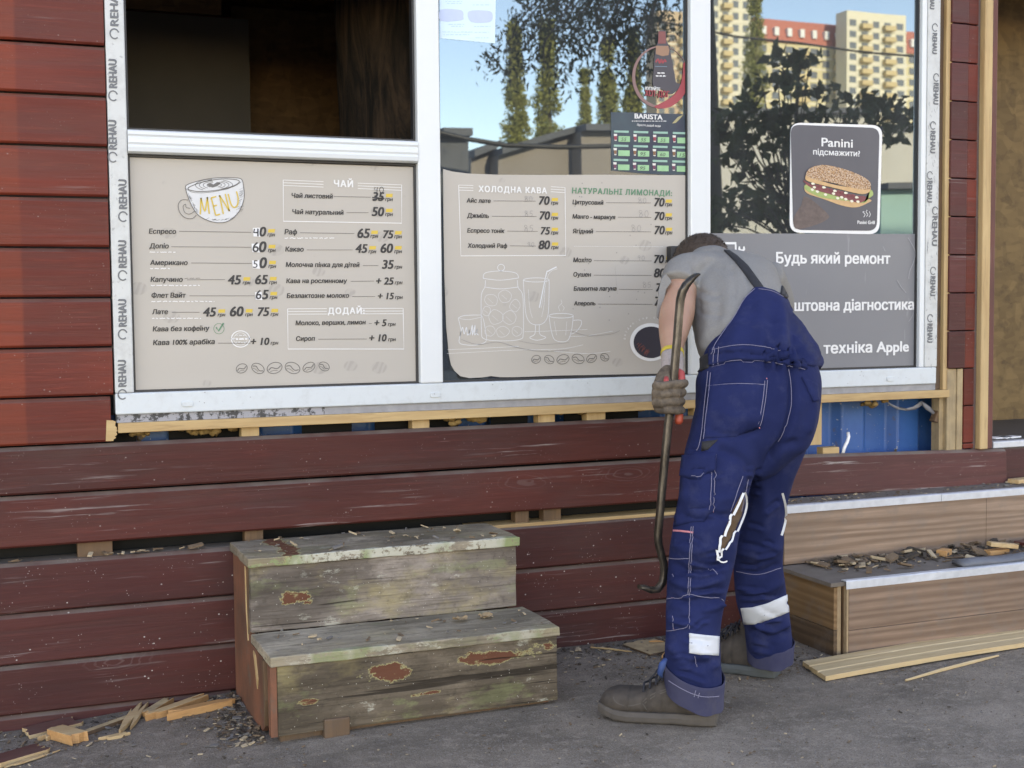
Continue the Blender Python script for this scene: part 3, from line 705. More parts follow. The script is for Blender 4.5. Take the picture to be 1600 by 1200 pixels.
b = MB(); YC2 = YC-.0008
for st in ([(530, 750), (540, 490)], [(540, 490), (600, 700), (640, 480)], [(640, 480), (670, 740)], [(700, 490), (770, 765)], [(700, 490), (780, 470)], [(735, 620), (790, 605)], [(770, 765), (840, 745)], [(830, 450), (890, 745)], [(830, 450), (985, 700)], [(985, 700), (920, 430)], [(965, 430), (1010, 590), (1060, 640), (1110, 600), (1120, 500), (1095, 390)]):
    line(b, T7, st, .0042, YC2, 0)
b.build('cup_lettering', M['yellow_ink'], menu_a)
b = MB()
for x, y, rx, ry, r_ in ((568, 980, 23, 18, -.4), (634, 980, 27, 19, .5), (702, 978, 31, 22, -.3), (775, 978, 31, 22, .35), (842, 975, 26, 18, -.5), (904, 972, 22, 17, .5)):
    bean(b, T1, x, y, rx, ry, r_, .0022, YL)
b.build('bean_drawings', M['ink_soft'], menu_a)

# ---- menu board two: the poster on the middle pane
T2 = crop(660, 230, 2.791); YB = .0265
out = [(90, 95), (130, 106), (200, 115), (330, 120), (520, 121), (800, 120), (1000, 122), (1166, 122), (1165, 500), (1162, 985), (900, 990), (600, 996), (400, 1003), (340, 1003), (300, 998), (260, 1004), (205, 1007), (165, 998), (140, 975), (125, 950), (115, 900), (104, 780), (96, 560), (92, 300)]
mp = MB(); mp.prism(W(T2, out, YB), YB, YB+.0015)
menu_b = tag(mp.build('menu_board', menu_paper('menu_print_beige_b')), 'beige cold drinks menu with curling edges stuck on the middle window pane', 'menu board', 'beige menu panels in the windows')
YL = YB-.0012; b = MB()
for s, x0, x1, y in (('Айс лате', 193, 297, 241), ('Джміль', 195, 289, 307), ('Еспресо тонік', 196, 358, 372), ('Холодний Раф', 198, 369, 438), ('Цитрусовий', 655, 789, 248), ('Манго - маракуя', 655, 841, 311), ('Ягідний', 656, 744, 375), ('Мохіто', 658, 737, 501), ('Оушен', 659, 735, 564), ('Блакитна лагуна', 660, 846, 626), ('Апероль', 661, 754, 690)):
    text(b, s, T2, x0, x1, y, YL, 0, .026, it)
prices(b, T2, [('70', 509, 554, 250), ('70', 512, 556, 315), ('75', 517, 556, 380), ('80', 508, 556, 444), ('70', 1012, 1055, 257), ('70', 1013, 1055, 317), ('70', 1013, 1056, 379), ('70', 1011, 1053, 505), ('80', 1011, 1058, 567), ('75', 1020, 1062, 629), ('75', 1014, 1060, 691)], YL)
mt = MB()
for x, y in ((561, 250), (561, 315), (561, 380), (562, 444), (1058, 257), (1058, 317), (1059, 380), (1060, 505), (1062, 567), (1064, 629), (1064, 691)):
    currency(b, mt, T2, x, y, YL)
b.build('lettering', M['ink'], menu_b); mt.build('price_tags', M['yellow_ink'], menu_b)
b = MB()
for x0, x1, y in ((310, 494, 234), (303, 498, 301), (370, 504, 366), (382, 495, 430), (801, 996, 242), (853, 998, 305), (757, 998, 368), (748, 1000, 495), (747, 1000, 558), (856, 1005, 620), (766, 1004, 684)):
    line(b, T2, [(x0, y), (x1, y+1)], .0015, YL, curve=False)
b.build('leader_lines', M['ink_soft'], menu_b)
b = MB(); text(b, 'НАТУРАЛЬНІ ЛИМОНАДИ:', T2, 653, 1088, 201, YL, 0, .028, .06, space=1.15); b.build('green_lettering', M['green_ink'], menu_b)
b = MB(); text(b, 'ХОЛОДНА КАВА', T2, 246, 542, 194, YL, 0, .035, 0, space=1.2)
for dy in (0, 11, 22):
    line(b, T2, [(158, 165+dy), (222, 167+dy)], .0018, YL, curve=False); line(b, T2, [(560, 172+dy), (622, 176+dy)], .0018, YL, curve=False)
line(b, T2, [(158, 165), (168, 474), (625, 472), (622, 176)], .0026, YL, curve=False)
b.build('white_lettering', M['white_ink'], menu_b)
b = MB()
def hand(s, x0, x1, y):
    wd = (x1-x0)/len(s)
    for i, ch in enumerate(s):
        x = x0+i*wd; h = wd*1.15
        D = {'8': [(.7, -.9), (.3, -1.0), (.25, -.7), (.75, -.4), (.7, -.05), (.3, -.05), (.35, -.4), (.75, -.8)], '0': [(.5, -1), (.2, -.6), (.3, -.1), (.6, 0), (.8, -.5), (.6, -1)], '5': [(.8, -1), (.35, -.95), (.3, -.55), (.65, -.55), (.7, -.15), (.25, 0)], '9': [(.7, -.6), (.35, -.55), (.35, -.9), (.7, -.95), (.72, -.5), (.6, 0)]}[ch]
        line(b, T2, [(x+u*wd, y+v*h) for u, v in D], .0014, YL)
for s, x0, x1, y in (('80', 443, 483, 236), ('85', 443, 485, 302), ('85', 440, 487, 367), ('90', 455, 490, 434), ('80', 938, 980, 244), ('80', 940, 990, 304), ('80', 908, 957, 367), ('90', 935, 972, 494), ('85', 958, 1000, 612)):
    hand(s, x0, x1, y)
b.build('handwriting', M['pencil'], menu_b)
b = MB()
pl = lambda pts, w_=.0021, cl=False: line(b, T2, pts, w_, YL, 0, cl)
pl(ell(343, 525, 15, 14, 14), cl=True); pl([(265, 572), (275, 548), (340, 540), (405, 548), (420, 568)]); pl([(265, 572), (340, 580), (420, 570)]); pl([(275, 580), (272, 610), (258, 640), (256, 700), (258, 800), (268, 835), (340, 845), (425, 838), (440, 810), (440, 700), (436, 640), (418, 612), (414, 580)]); pl([(272, 610), (340, 618), (416, 610)])
for cxx, cyy, r_ in ((300, 665, 30), (360, 650, 28), (405, 690, 26), (320, 740, 34), (380, 745, 32), (295, 800, 25), (350, 805, 28), (410, 800, 24), (280, 715, 20)):
    k = random.choice((5, 6)); a0 = random.random()*6
    pl([(cxx+r_*random.uniform(.75, 1.1)*math.cos(a0+6.283*i/k), cyy+r_*random.uniform(.75, 1.1)*math.sin(a0+6.283*i/k)) for i in range(k)], .0013, True)
    line(b, T2, [(cxx-r_*.5, cyy-r_*.2), (cxx+r_*.3, cyy+r_*.5)], .0009, YL, curve=False)
pl([(440, 580), (445, 660), (452, 730), (470, 765), (500, 775), (530, 765), (548, 730), (552, 650), (553, 578)]); pl(ell(497, 579, 56, 9, 20), cl=True); pl([(493, 776), (490, 815), (468, 830), (500, 842), (538, 830), (512, 815), (510, 776)])
pl([(510, 700), (540, 555), (550, 540), (585, 522)], .004); pl([(518, 702), (548, 560), (588, 530)], .0012); pl([(462, 620), (468, 700), (480, 745)], .0012); pl([(535, 610), (530, 690), (520, 740)], .0012)
pl([(552, 735), (562, 800), (580, 842), (630, 845), (650, 800), (658, 735)]); pl(ell(605, 735, 53, 10, 20), cl=True); pl([(658, 755), (690, 755), (692, 775), (670, 805), (648, 815)]); pl([(575, 760), (585, 820)], .0012); pl([(630, 760), (625, 820)], .0012); pl([(600, 715), (594, 695), (608, 680), (604, 665)], .0012); pl([(612, 715), (618, 700), (610, 690)], .0012)
pl([(156, 745), (180, 735), (240, 732), (262, 740), (275, 800), (278, 845), (240, 862), (190, 862), (160, 850), (168, 800), (156, 745)]); pl([(156, 745), (200, 752), (262, 740)], .0013)
pl([(165, 822), (175, 785), (182, 815), (192, 785), (196, 818), (205, 812), (206, 798), (208, 820), (218, 775), (218, 820), (230, 775), (228, 820), (240, 795), (234, 808), (245, 820)], .0028)
pl([(110, 883), (300, 875), (420, 868)], .0014); pl([(108, 900), (400, 885), (600, 880), (700, 862)], .0012); pl([(445, 805), (600, 800), (720, 795)], .0013); pl([(640, 825), (720, 822), (830, 802)], .0013); pl([(550, 888), (720, 900), (820, 890)], .0012); pl([(660, 432), (860, 433), (1050, 434)], .0008)
b.build('glass_drawings', M['pale_ink'], menu_b)
b = MB()
for pts, w_ in (([(170, 838), (240, 860), (330, 850), (420, 875), (520, 890), (640, 885)], .0016), ([(420, 845), (520, 860), (640, 852)], .0012), ([(645, 800), (720, 822), (820, 815), (860, 800)], .0014), ([(840, 520), (850, 640)], .0006)):
    line(b, T2, pts, w_, YL)
for k in range(22):
    x, y = random.uniform(650, 1000), random.uniform(150, 760); line(b, T2, ell(x, y, 1.5, 2, 5), .0016, YL, 0, True)
b.build('creases', M['pencil'], menu_b)
b = MB()
for x, y, rx, ry, r_ in ((496, 925, 20, 17, -.4), (553, 926, 22, 17, .5), (613, 925, 27, 20, -.3), (679, 923, 27, 20, .35), (738, 921, 23, 17, -.5), (795, 916, 19, 16, .5)):
    bean(b, T2, x, y, rx, ry, r_, .0022, YL)
b.build('bean_drawings', M['ink_soft'], menu_b)
b = MB(); b.flat(W(T2, ell(995, 850, 90, 83, 40), YL), YL, 0); b.flat(W(T2, ell(997, 851, 76, 69, 40), YL-.0008), YL-.0008, 1)
for k in range(26):
    a = random.uniform(1.7, 3.0); rr = random.uniform(45, 68); line(b, T2, [(997+rr*math.cos(a), 851+rr*math.sin(a)*.92), (997+(rr-12)*math.cos(a+.12), 851+(rr-12)*math.sin(a+.12)*.92)], .002, YL-.0016, 2, curve=False)
b.build('round_badge', [M['white_ink'], flat_mat('badge_navy', (.022, .02, .032)), flat_mat('badge_red', (.22, .06, .05))], menu_b)
b = MB(); s = 'golden.cup.coffee'
for i, ch in enumerate(s):
    a = math.radians(188+i*8.2); x = 995+112*math.cos(a); y = 850+104*math.sin(a)
    vs, fs = glyphs(ch)
    p = at(*T2(x, y), YL); th = -(a-math.radians(270)); sc = .0125; xm = sum(v[0] for v in vs)/len(vs)
    b.add([(p.x+((v[0]-xm)*math.cos(th)-v[1]*math.sin(th))*sc, YL, p.z+((v[0]-xm)*math.sin(th)+v[1]*math.cos(th))*sc) for v in vs], fs)
b.build('ring_lettering', M['white_ink'], menu_b)

# ---- repair shop film on the right pane
T3 = crop(1080, 150, 2.554); YR = .0285
def _greyfilm():
    t = NT('grey_film'); n = t.noise(3, None, 4); l = t.noise(1, t.map((26, 1, 3)), 4, .6)
    c = t.mix(n, (.155, .16, .172), (.19, .195, .205)); c = t.mix(t.math('MULTIPLY', t.ramp(l, (.66, 0.), (.69, 1.)), .25), c, (.38, .38, .39))
    return t.done(c, .38, t.bump(n, .03, .01), spec=.4)
mp = MB(); mp.prism([(2.4395, at(*T3(82, 548), YR).z), (3.3645, at(*T3(912, 551), YR).z), (3.3645, .952), (2.4395, .952)], YR, YR+.0012)
shop = tag(mp.build('repair_sign', _greyfilm()), 'grey window film with white repair service lettering, low on the right pane', 'shop sign')
YL = YR-.0012; b = MB()
text(b, 'Будь який ремонт', T3, 340, 793, 667, YL, 0, .028, 0, cap=44); text(b, 'Безкоштовна діагностика', T3, 263, 887, 859, YL, 0, .028, 0, cap=44); text(b, 'Б/в техніка Apple', T3, 432, 867, 1030, YL, 0, .028, 0, cap=44)
b.build('lettering', M['white_ink'], shop)
b = MB(); b.flat(W(T3, [(108, 583), (180, 583), (180, 592), (108, 592)], YL), YL); b.flat(W(T3, [(174, 592), (181, 592), (182, 660), (175, 660)], YL), YL)
b.flat(W(T3, [(196, 622), (206, 622), (206, 664), (196, 664)], YL), YL)
b.flat(W(T3, [(190, 600), (195, 600), (197, 612), (206, 612), (208, 600), (213, 600), (216, 612), (207, 624), (195, 624), (187, 612)], YL-.0008), YL-.0008)
b.build('phone_pictogram', M['white_ink'], shop)
b = MB()
for pts, w_ in (([(865, 565), (880, 590), (893, 620), (888, 660), (872, 700), (868, 730)], .003), ([(822, 735), (840, 765), (858, 785)], .0022), ([(880, 830), (885, 870), (868, 900)], .0018), ([(765, 600), (775, 620)], .0016)):
    line(b, T3, pts, w_, YL-.001)
b.build('film_creases', flat_mat('crease_grey', (.30, .30, .31)), shop)

# ---- sandwich sticker
T8 = crop(1220, 180, 6.316); YS = .027
def rrect(c, r, n=6):
    o = []
    for i in range(4):
        p = Vector(c[i]); a = (Vector(c[i-1])-p).normalized(); q = (Vector(c[(i+1) % 4])-p).normalized()
        for k in range(n+1):
            t = k/n; A = p+a*r; Bp = p+q*r; o.append(tuple((1-t)**2*A+2*t*(1-t)*p+t*t*Bp))
    return o
mp = MB(); outl = rrect([(98, 72), (1003, 100), (972, 1176), (88, 1158)], 105)
mp.prism(W(T8, outl, YS), YS, YS+.0015)
panini = tag(mp.build('sandwich_sign', M['white_ink']), 'dark rounded sticker with a seeded sandwich, above the grey film', 'sticker')
def _dark():
    t = NT('dark_print_field'); n = t.noise(8, None, 3); z = t.sep()[2]
    return t.done(t.mix(n, (.062, .062, .075), (.085, .085, .098)), .4)
b = MB(); Y1 = YS-.0009
b.flat(W(T8, rrect([(96, 92), (975, 126), (948, 1142), (122, 1132)], 92), Y1), Y1); b.build('dark_field', _dark(), panini)
b = MB(); Y2 = Y1-.0009
text(b, 'Panini', T8, 403, 708, 306, Y2, 0, .018, 0, cap=88); text(b, 'підсмажити?', T8, 320, 780, 388, Y2, 0, .018, 0, cap=58); text(b, 'Panini Grill', T8, 757, 925, 1072, Y2, 0, .025, 0)
for k, x in enumerate((818, 845, 870)):
    line(b, T8, [(x, 1005-6*(k == 1)), (x+14, 980), (x-8+6*k, 955), (x+8, 935+18*(k != 1))], .0022, Y2)
b.build('lettering', M['white_ink'], panini)
def _bun():
    t = NT('seeded_crust'); v = t.voro(170, t.map((1, 1, 1.6), rot=(0, .5, 0))); n = t.noise(60, None, 3)
    c = t.mix(n, (.42, .20, .08), (.55, .30, .14)); c = t.mix(t.ramp(v, (.30, 1.), (.42, 0.)), c, (.50, .44, .38)); c = t.mix(t.ramp(v, (.55, 0.), (.7, .8)), c, (.10, .06, .05)); return t.done(c, .6)
b = MB(); cru, crumb, meat, let, cheese, paper = range(6)
def lay(pts, k, mi):
    y = Y1-.0009-.0006*k; b.flat(smooth_line(W(T8, pts, y), 4, True), y, mi)
lay([(130, 1010), (200, 890), (250, 800), (460, 970), (455, 1030), (320, 1090), (150, 1120)], 0, paper)
lay([(235, 700), (300, 690), (600, 780), (880, 830), (850, 870), (740, 910), (600, 890), (430, 830), (260, 770)], 1, crumb)
lay([(240, 690), (330, 720), (560, 800), (760, 850), (900, 800), (905, 750), (880, 745), (840, 860), (700, 850), (520, 830), (380, 805), (250, 740)], 2, let)
lay([(225, 640), (300, 680), (480, 730), (700, 790), (830, 800), (820, 850), (740, 860), (560, 800), (380, 750), (290, 710), (232, 660)], 3, meat)
for x, y in ((310, 735), (360, 755), (440, 785), (560, 820), (640, 830), (700, 850), (760, 855), (600, 812), (330, 712), (520, 775)):
    lay([(x-16, y-6), (x+4, y-14), (x+18, y+2), (x, y+12)], 4, cheese)
lay([(245, 600), (250, 640), (330, 670), (560, 725), (770, 775), (850, 770), (885, 740), (880, 690), (840, 720), (600, 700), (400, 650), (270, 590)], 5, crumb)
lay([(250, 590), (280, 530), (350, 500), (450, 492), (620, 530), (780, 590), (870, 650), (888, 705), (850, 735), (700, 715), (480, 660), (320, 630)], 6, cru)
for k in range(14):
    x = 300+36*k; y = 672+10.5*k+random.uniform(-5, 8); lay([(x, y), (x+20, y-6), (x+38, y+10), (x+10, y+16)], 7, meat if k % 3 else cheese)
b.build('sandwich_picture', [_bun(), flat_mat('bun_side', (.56, .33, .16), var=.25), flat_mat('cured_meat', (.20, .045, .05), var=.4), flat_mat('lettuce', (.28, .36, .12), var=.3), flat_mat('grated_cheese', (.7, .66, .52)), plain('brown_paper', (.12, .085, .075), .6, .5, 60, 0)], panini)

# ---- drinks price poster with the green cells
T4 = crop(950, 160, 10.); YP = .0275
mp = MB(); mp.prism(W(T4, [(48, 152), (400, 158), (1258, 186), (1276, 1128), (900, 1132), (560, 1112), (55, 1062)], YP), YP, YP+.0012)
def _navy():
    t = NT('poster_navy'); n = t.noise(7, None, 3); z = t.sep()[0]
    c = t.mix(t.ramp(n, (.3, 0.), (.7, 1.)), (.016, .025, .05), (.03, .065, .08)); return t.done(c, .35)
bar = tag(mp.build('price_poster', _navy()), 'navy drinks poster with rows of green price cells, above the cold drinks menu', 'poster')
Y1 = YP-.001; Y2 = Y1-.0008; b = MB(); h = MB(); cups = MB()
for r_ in range(3):
    for c_ in range(4):
        x = 165+306*c_; y = 525+222*r_+8*c_; x -= r_*4
        b.flat(W(T4, [(x, y), (x+178, y+4), (x+178, y+92), (x, y+88)], Y1), Y1, 0); b.flat(W(T4, [(x-70, y-88), (x+158, y-82), (x+158, y-50), (x-70, y-56)], Y1), Y1, 1)
        cups.flat(W(T4, [(x-75, y-35), (x-22, y-33), (x-30, y+75), (x-62, y+75)], Y1), Y1, 0)
        cups.flat(W(T4, [(x-72, y), (x-25, y), (x-30, y+60), (x-62, y+60)], Y2), Y2, 1+(r_*4+c_*3) % 3)
for s, r_, c_ in (('55', 0, 0), ('55', 0, 1), ('55', 0, 2), ('95', 1, 1), ('60', 1, 2), ('15', 1, 3), ('95', 2, 1)):
    x = 165+306*c_-r_*4; y = 525+222*r_+8*c_; text(h, s, T4, x+38, x+125, y+75, Y2, 0, 0, .25, cap=55)
b.build('price_cells', [flat_mat('cell_green', (.22, .46, .25), var=.2), flat_mat('label_green', (.22, .42, .34), var=.2)], bar)
h.build('handwriting', M['marker'], bar)
cups.build('cup_pictures', [flat_mat('cup_white', (.62, .6, .55)), flat_mat('cup_red', (.30, .04, .06)), flat_mat('cup_brown', (.22, .1, .05)), flat_mat('cup_plum', (.16, .04, .08))], bar)
b = MB(); text(b, 'BARISTA', T4, 418, 850, 248, Y1, 0, .03, 0, cap=78); scribble(b, T4, 372, 910, 292, .0022, Y1, 0, 22); text(b, 'Просто додай води', T4, 455, 820, 366, Y1, 0, .01); b.build('lettering', M['white_ink'], bar)
b = MB(); b.flat(W(T4, [(1000, 330), (1090, 230), (1180, 190), (1120, 260), (1060, 320)], Y1), Y1); b.build('gold_swoosh', flat_mat('dull_gold', (.36, .31, .16)), bar)

# ---- round hot dog sticker
T5 = crop(970, 40, 8.575); YH = .0282
mp = MB(); ring = ell(530, 690, 378, 420, 48)
mp.add([(x, YH, z) for x, z in W(T5, ring, YH)]+[(x, YH, z) for x, z in W(T5, ell(545, 680, 352, 395, 48), YH)], [((i+1) % 48, i, 48+i, 48+(i+1) % 48) for i in range(48)])
dog = tag(mp.build('round_sticker', flat_mat('ring_brown', (.22, .12, .11))), 'round see-through sticker with a cola bottle and red crescent, upper middle pane', 'sticker')
b = MB(); Y1 = YH-.0008
b.flat(smooth_line(W(T5, [(505, 75), (600, 75), (612, 200), (650, 280), (680, 430), (720, 640), (740, 760), (800, 790), (740, 880), (660, 920), (540, 850), (430, 800), (440, 600), (450, 430), (470, 290), (500, 200)], Y1), 3, True), Y1, 0)
b.flat(smooth_line(W(T5, [(880, 520), (902, 680), (870, 880), (790, 1000), (660, 1090), (530, 1110), (450, 1085), (600, 1010), (720, 920), (800, 790), (830, 640), (840, 500)], Y1), 3, True), Y1, 1)
Y2 = Y1-.0008
b.flat(W(T5, [(470, 270), (635, 272), (650, 330), (640, 395), (560, 410), (470, 380)], Y2), Y2, 2)
b.flat(W(T5, [(508, 78), (598, 78), (606, 240), (500, 240)], Y2), Y2, 3)
line(b, T5, [(468, 490), (500, 450), (520, 500), (545, 455), (560, 500), (590, 460), (605, 490)], .006, Y2, 1); line(b, T5, [(460, 545), (620, 550)], .0022, Y2, 4)
b.build('bottle_picture', [flat_mat('cola_dark', (.055, .05, .06)), flat_mat('poster_red', (.36, .05, .06)), flat_mat('label_tan', (.30, .16, .10)), flat_mat('cap_red', (.22, .06, .055)), flat_mat('label_blue', (.12, .2, .25))], dog)
b = MB(); text(b, 'ХОТ-ДОГ', T5, 325, 650, 940, Y2, 0, .03, 0, cap=80); b.build('red_lettering', flat_mat('poster_red_b', (.34, .04, .05)), dog)
b = MB(); text(b, 'КУПУЙТЕ', T5, 330, 525, 860, Y2, 0, .03, 0, cap=42); scribble(b, T5, 490, 590, 635, .004, Y2, 0, 22); scribble(b, T5, 470, 610, 675, .004, Y2, 0, 22); b.build('white_lettering', M['white_ink'], dog)

# ---- paper notice at the top of the middle pane
T6 = crop(680, 0, 9.231); YN = .0288
mp = MB(); mp.prism(W(T6, [(62, -380), (880, -380), (862, 625), (70, 552)], YN), YN, YN+.0007)
note = tag(mp.build('paper_notice', plain('pale_blue_paper', (.52, .70, .78), .45, .06, 9, 0)), 'pale blue paper notice stuck in the upper corner of the middle pane', 'notice')
b = MB(); Y1 = YN-.0008
for pts in ([(75, 140), (330, 138), (400, 170), (405, 240), (380, 290), (80, 300)], [(470, 190), (540, 150), (760, 155), (825, 195), (820, 290), (740, 325), (520, 315)]):
    b.flat(smooth_line(W(T6, pts, Y1), 3, True), Y1, 0)
for x0, x1, y in ((150, 400, 20), (170, 380, 50), (540, 800, 70), (190, 430, 350), (230, 400, 380), (100, 540, 460), (560, 800, 380), (570, 780, 465), (120, 500, 500), (580, 770, 545)):
    scribble(b, T6, x0, x1, y, .0022, Y1, 1, 30)
b.build('faded_print', [flat_mat('faded_lilac', (.42, .52, .70)), flat_mat('faded_blue', (.38, .58, .68))], note)

# ---- small black box on the mullion behind his shoulder
c = at(1050, 395, -.0); mb = MB(); mb.box(2.262, 2.318, -.012, .024, c.z-.035, c.z+.024); o = mb.build('sensor_box', M['gasket'], bevel=.004)
tag(base_at(o, (2.29, .005, c.z)), 'small black box fixed on the window beside the worker\'s head', 'sensor box')

# ---- protective film printing on the two stiles
b = MB(); YF = -.0012
def film_word(px, y0, y1, hpx, up, cut=0):
    """REHAU running up (left stile) or down (right stile) from picture row y0 to y1"""
    P0 = at(px, y0, YF); P1_ = at(px, y1, YF); zl, zh = min(P0.z, P1_.z), max(P0.z, P1_.z); hh = hpx*mpp(P0)
    vs, fs = glyphs('REHAU'); x0 = min(v[0] for v in vs); x1 = max(v[0] for v in vs); k = (zh-zl)/(x1-x0); kh = hh/.73
    if up: vv = [(P0.x-v[1]*kh+hh/2, YF, zl+(v[0]-x0)*k) for v in vs]
    else: vv = [(P0.x+v[1]*kh-hh/2, YF, zh-(v[0]-x0)*k) for v in vs]
    for q_ in range(3): b.add([(v[0]+(q_-1)*.0018*.6, v[1]-.00012*q_, v[2]+(q_-1)*.0018) for v in vv], fs)
    c = (P0.x, zl-.024) if up else (P0.x, zh+.022); r_ = .0125
    pts = [(c[0]+r_*math.cos(a), c[1]+r_*1.15*math.sin(a)) for a in [.3+5.2*i/18 for i in range(19)]]; b.stroke(pts, .0042, YF)
for px, y0, y1 in ((178.5, 40, -22), (176.5, 137, 93), (176, 233, 188), (192, 326, 281), (191.5, 418, 376), (191.5, 510, 468), (191, 604, 563)):
    film_word(px, y0, y1, 12.5, True)
for px, y0, y1 in ((1463, 130, 163), (1458, 205, 239), (1453, 283, 316), (1461, 338, 384), (1458, 432, 462), (1453.5, 506, 535)):
    film_word(px, y0, y1, 10, False)
film_word(1461, 52, 84, 9, False); film_word(1457, -14, 14, 9, False)
for k in range(60):
    x = random.uniform(3.40, 3.45); z = random.uniform(.95, 2.05); l = random.uniform(.004, .02)
    b.stroke([(x, z), (x+random.uniform(-.004, .004), z-l*.5), (x+random.uniform(-.005, .005), z-l)], .0012, YF)
b.build('film_print', M['film_ink'], wf)
# ------------------------------------------------------------------ old painted steps on the left
def peeling(name, base_a, base_b, patches, green=.5, axis='X', seed=0., lip=None):
    """weathered board with left-over paint; patches = list of (x, z, rx, rz) red primer islands"""
    t = NT(name); ob = t.map((1, 1, 1), loc=(seed, seed*1.7, seed*.6))
    v = t.map((2.0, 16, 30) if axis == 'X' else (30, 16, 2.), vec=ob); n1 = t.noise(1, v, 6, .65, .9); n2 = t.noise(7, t.map((.6, 1, 1.6), vec=ob), 6, .7)
    big = t.noise(3.2, t.map((.55, 1, 1.5), vec=ob), 5, .62)
    c = t.mix(t.ramp(big, (.34, 0.), (.66, 1.)), base_a, base_b)
    c = t.mix(t.math('MULTIPLY', t.ramp(n1, (.3, 1.), (.62, 0.)), .42), c, tuple(q*.36 for q in base_a))
    pale = t.noise(5.5, t.map((.7, 1, 1.4), loc=(2, 7, 1), vec=ob), 6, .7)
    c = t.mix(t.math('MULTIPLY', t.ramp(pale, (.5, 0.), (.68, 1.)), .55), c, tuple(min(1, q*1.75) for q in base_b))
    ylw = t.noise(3.6, t.map((.6, 1, 1.3), loc=(5, 2, 8), vec=ob), 6, .68)
    c = t.mix(t.math('MULTIPLY', t.ramp(ylw, (.52, 0.), (.64, 1.)), green), c, (.37, .30, .14))
    grn = t.noise(5.2, t.map((.7, 1, 1.6), loc=(1, 9, 3), vec=ob), 6, .72)
    c = t.mix(t.math('MULTIPLY', t.ramp(grn, (.57, 0.), (.63, 1.)), green*.55), c, (.24, .29, .12))
    wh = t.noise(9, t.map((.7, 1, 1.5), loc=(8, 1, 4), vec=ob), 6, .75)
    c = t.mix(t.math('MULTIPLY', t.ramp(wh, (.61, 0.), (.66, 1.)), green*.8), c, (.56, .56, .46))
    dk = t.noise(2.7, t.map((.6, 1, 2.2), loc=(6, 4, 2), vec=ob), 6, .68); c = t.mix(t.math('MULTIPLY', t.ramp(dk, (.48, 0.), (.66, 1.)), .6), c, tuple(q*.42 for q in base_a))
    fg = t.noise(1, t.map((5, 60, 150) if axis == 'X' else (150, 60, 5), vec=ob), 3, .6, .3); c = t.mix(t.math('MULTIPLY', t.ramp(fg, (.52, 0.), (.64, 1.)), .35), c, tuple(q*.3 for q in base_a))
    mo = t.noise(46, ob, 4, .7); c = t.mix(t.math('MULTIPLY', t.ramp(mo, (.55, 0.), (.7, 1.)), .35), c, tuple(q*.4 for q in base_a))
    x, y, z = t.sep()
    wob = t.math('MULTIPLY', t.math('SUBTRACT', t.noise(13, t.map((.8, 1, 1.3)), 6, .72), .5), 4.2)
    for px_, pz_, rx_, rz_ in patches:
        dx = t.math('DIVIDE', t.math('SUBTRACT', x, px_), rx_); dz = t.math('DIVIDE', t.math('SUBTRACT', z, pz_), rz_)
        d = t.math('ADD', t.math('SQRT', t.math('ADD', t.math('MULTIPLY', dx, dx), t.math('MULTIPLY', dz, dz))), wob)
        c = t.mix(t.math('MULTIPLY', t.ramp(d, (.85, 1.), (1.5, 0.)), .7), c, (.40, .36, .17)); er = t.ramp(t.noise(30, t.map((.6, 1, 1.3)), 5, .75), (.36, 0.), (.44, 1.)); c = t.mix(t.math('MULTIPLY', t.ramp(d, (.76, 1.), (.84, 0.)), t.math('ADD', .25, t.math('MULTIPLY', er, .7))), c, (.125, .042, .028))
    if lip is not None:                    # paint left along the front lip of a tread
        m = t.math('MULTIPLY', t.ramp(t.math('ADD', y, t.math('MULTIPLY', t.math('SUBTRACT', t.noise(14, None, 5, .7), .5), .06)), (0, 1.), (.012, 0.)), 1.) if False else None
        yy = t.math('SUBTRACT', y, lip); e = t.math('ADD', yy, t.math('MULTIPLY', t.math('SUBTRACT', t.noise(11, t.map((.45, 1, 1)), 6, .78), .47), .13))
        e = t.math('ADD', e, t.math('MULTIPLY', t.math('SUBTRACT', .5, t.noise(2.6, t.map((1, .2, .2), loc=(seed, 0, 0)), 3, .6)), .16)); m = t.math('MULTIPLY', t.ramp(e, (-.030, 1.), (-.020, 0.)), t.ramp(t.noise(60, None, 4, .7), (.36, 0.), (.44, 1.))); gsel = t.noise(5, t.map((1, .5, .5), loc=(seed, 3, 1)), 4, .6)
        pc = t.mix(t.ramp(gsel, (.45, 0.), (.55, 1.)), (.50, .49, .40), (.22, .28, .13)); pc = t.mix(t.ramp(t.noise(7, t.map((1, .6, .6), loc=(3, seed, 7)), 3), (.68, 0.), (.70, 1.)), pc, (.15, .05, .03))
        c = t.mix(t.math('MULTIPLY', m, .8 if lip > -.4 else .5), c, pc)
    crack = t.noise(1, t.map((1.2, 9, 40) if lip is None else (1.5, 70, 40) if axis == 'X' else (40, 9, 1.2), loc=(3, 3, 3), vec=ob), 3, .5, .4)
    ck = t.ramp(crack, (.30, 1.), (.325, 0.)) if lip is None else t.ramp(crack, (.27, 1.), (.30, 0.)); c = t.mix(t.math('MULTIPLY', ck, .75), c, (.02, .016, .013))
    sp = t.voro(60, ob); c = t.mix(t.math('MULTIPLY', t.ramp(sp, (.06, 1.), (.1, 0.)), .7), c, (.5, .47, .4))
    h = t.math('ADD', n1, t.math('MULTIPLY', ck, -.6)); nb = t.bump(h, .6, .004); nb = t.bump(n2, .25, .003, nb)
    return t.done(c, .88, nb, spec=.08)
GA, GB = (.105, .083, .065), (.20, .165, .132)
M['step_riser_a'] = peeling('peeling_riser_upper', (.125, .10, .082), (.27, .228, .195), [(.835, .335, .045, .020)], .5, seed=1.)
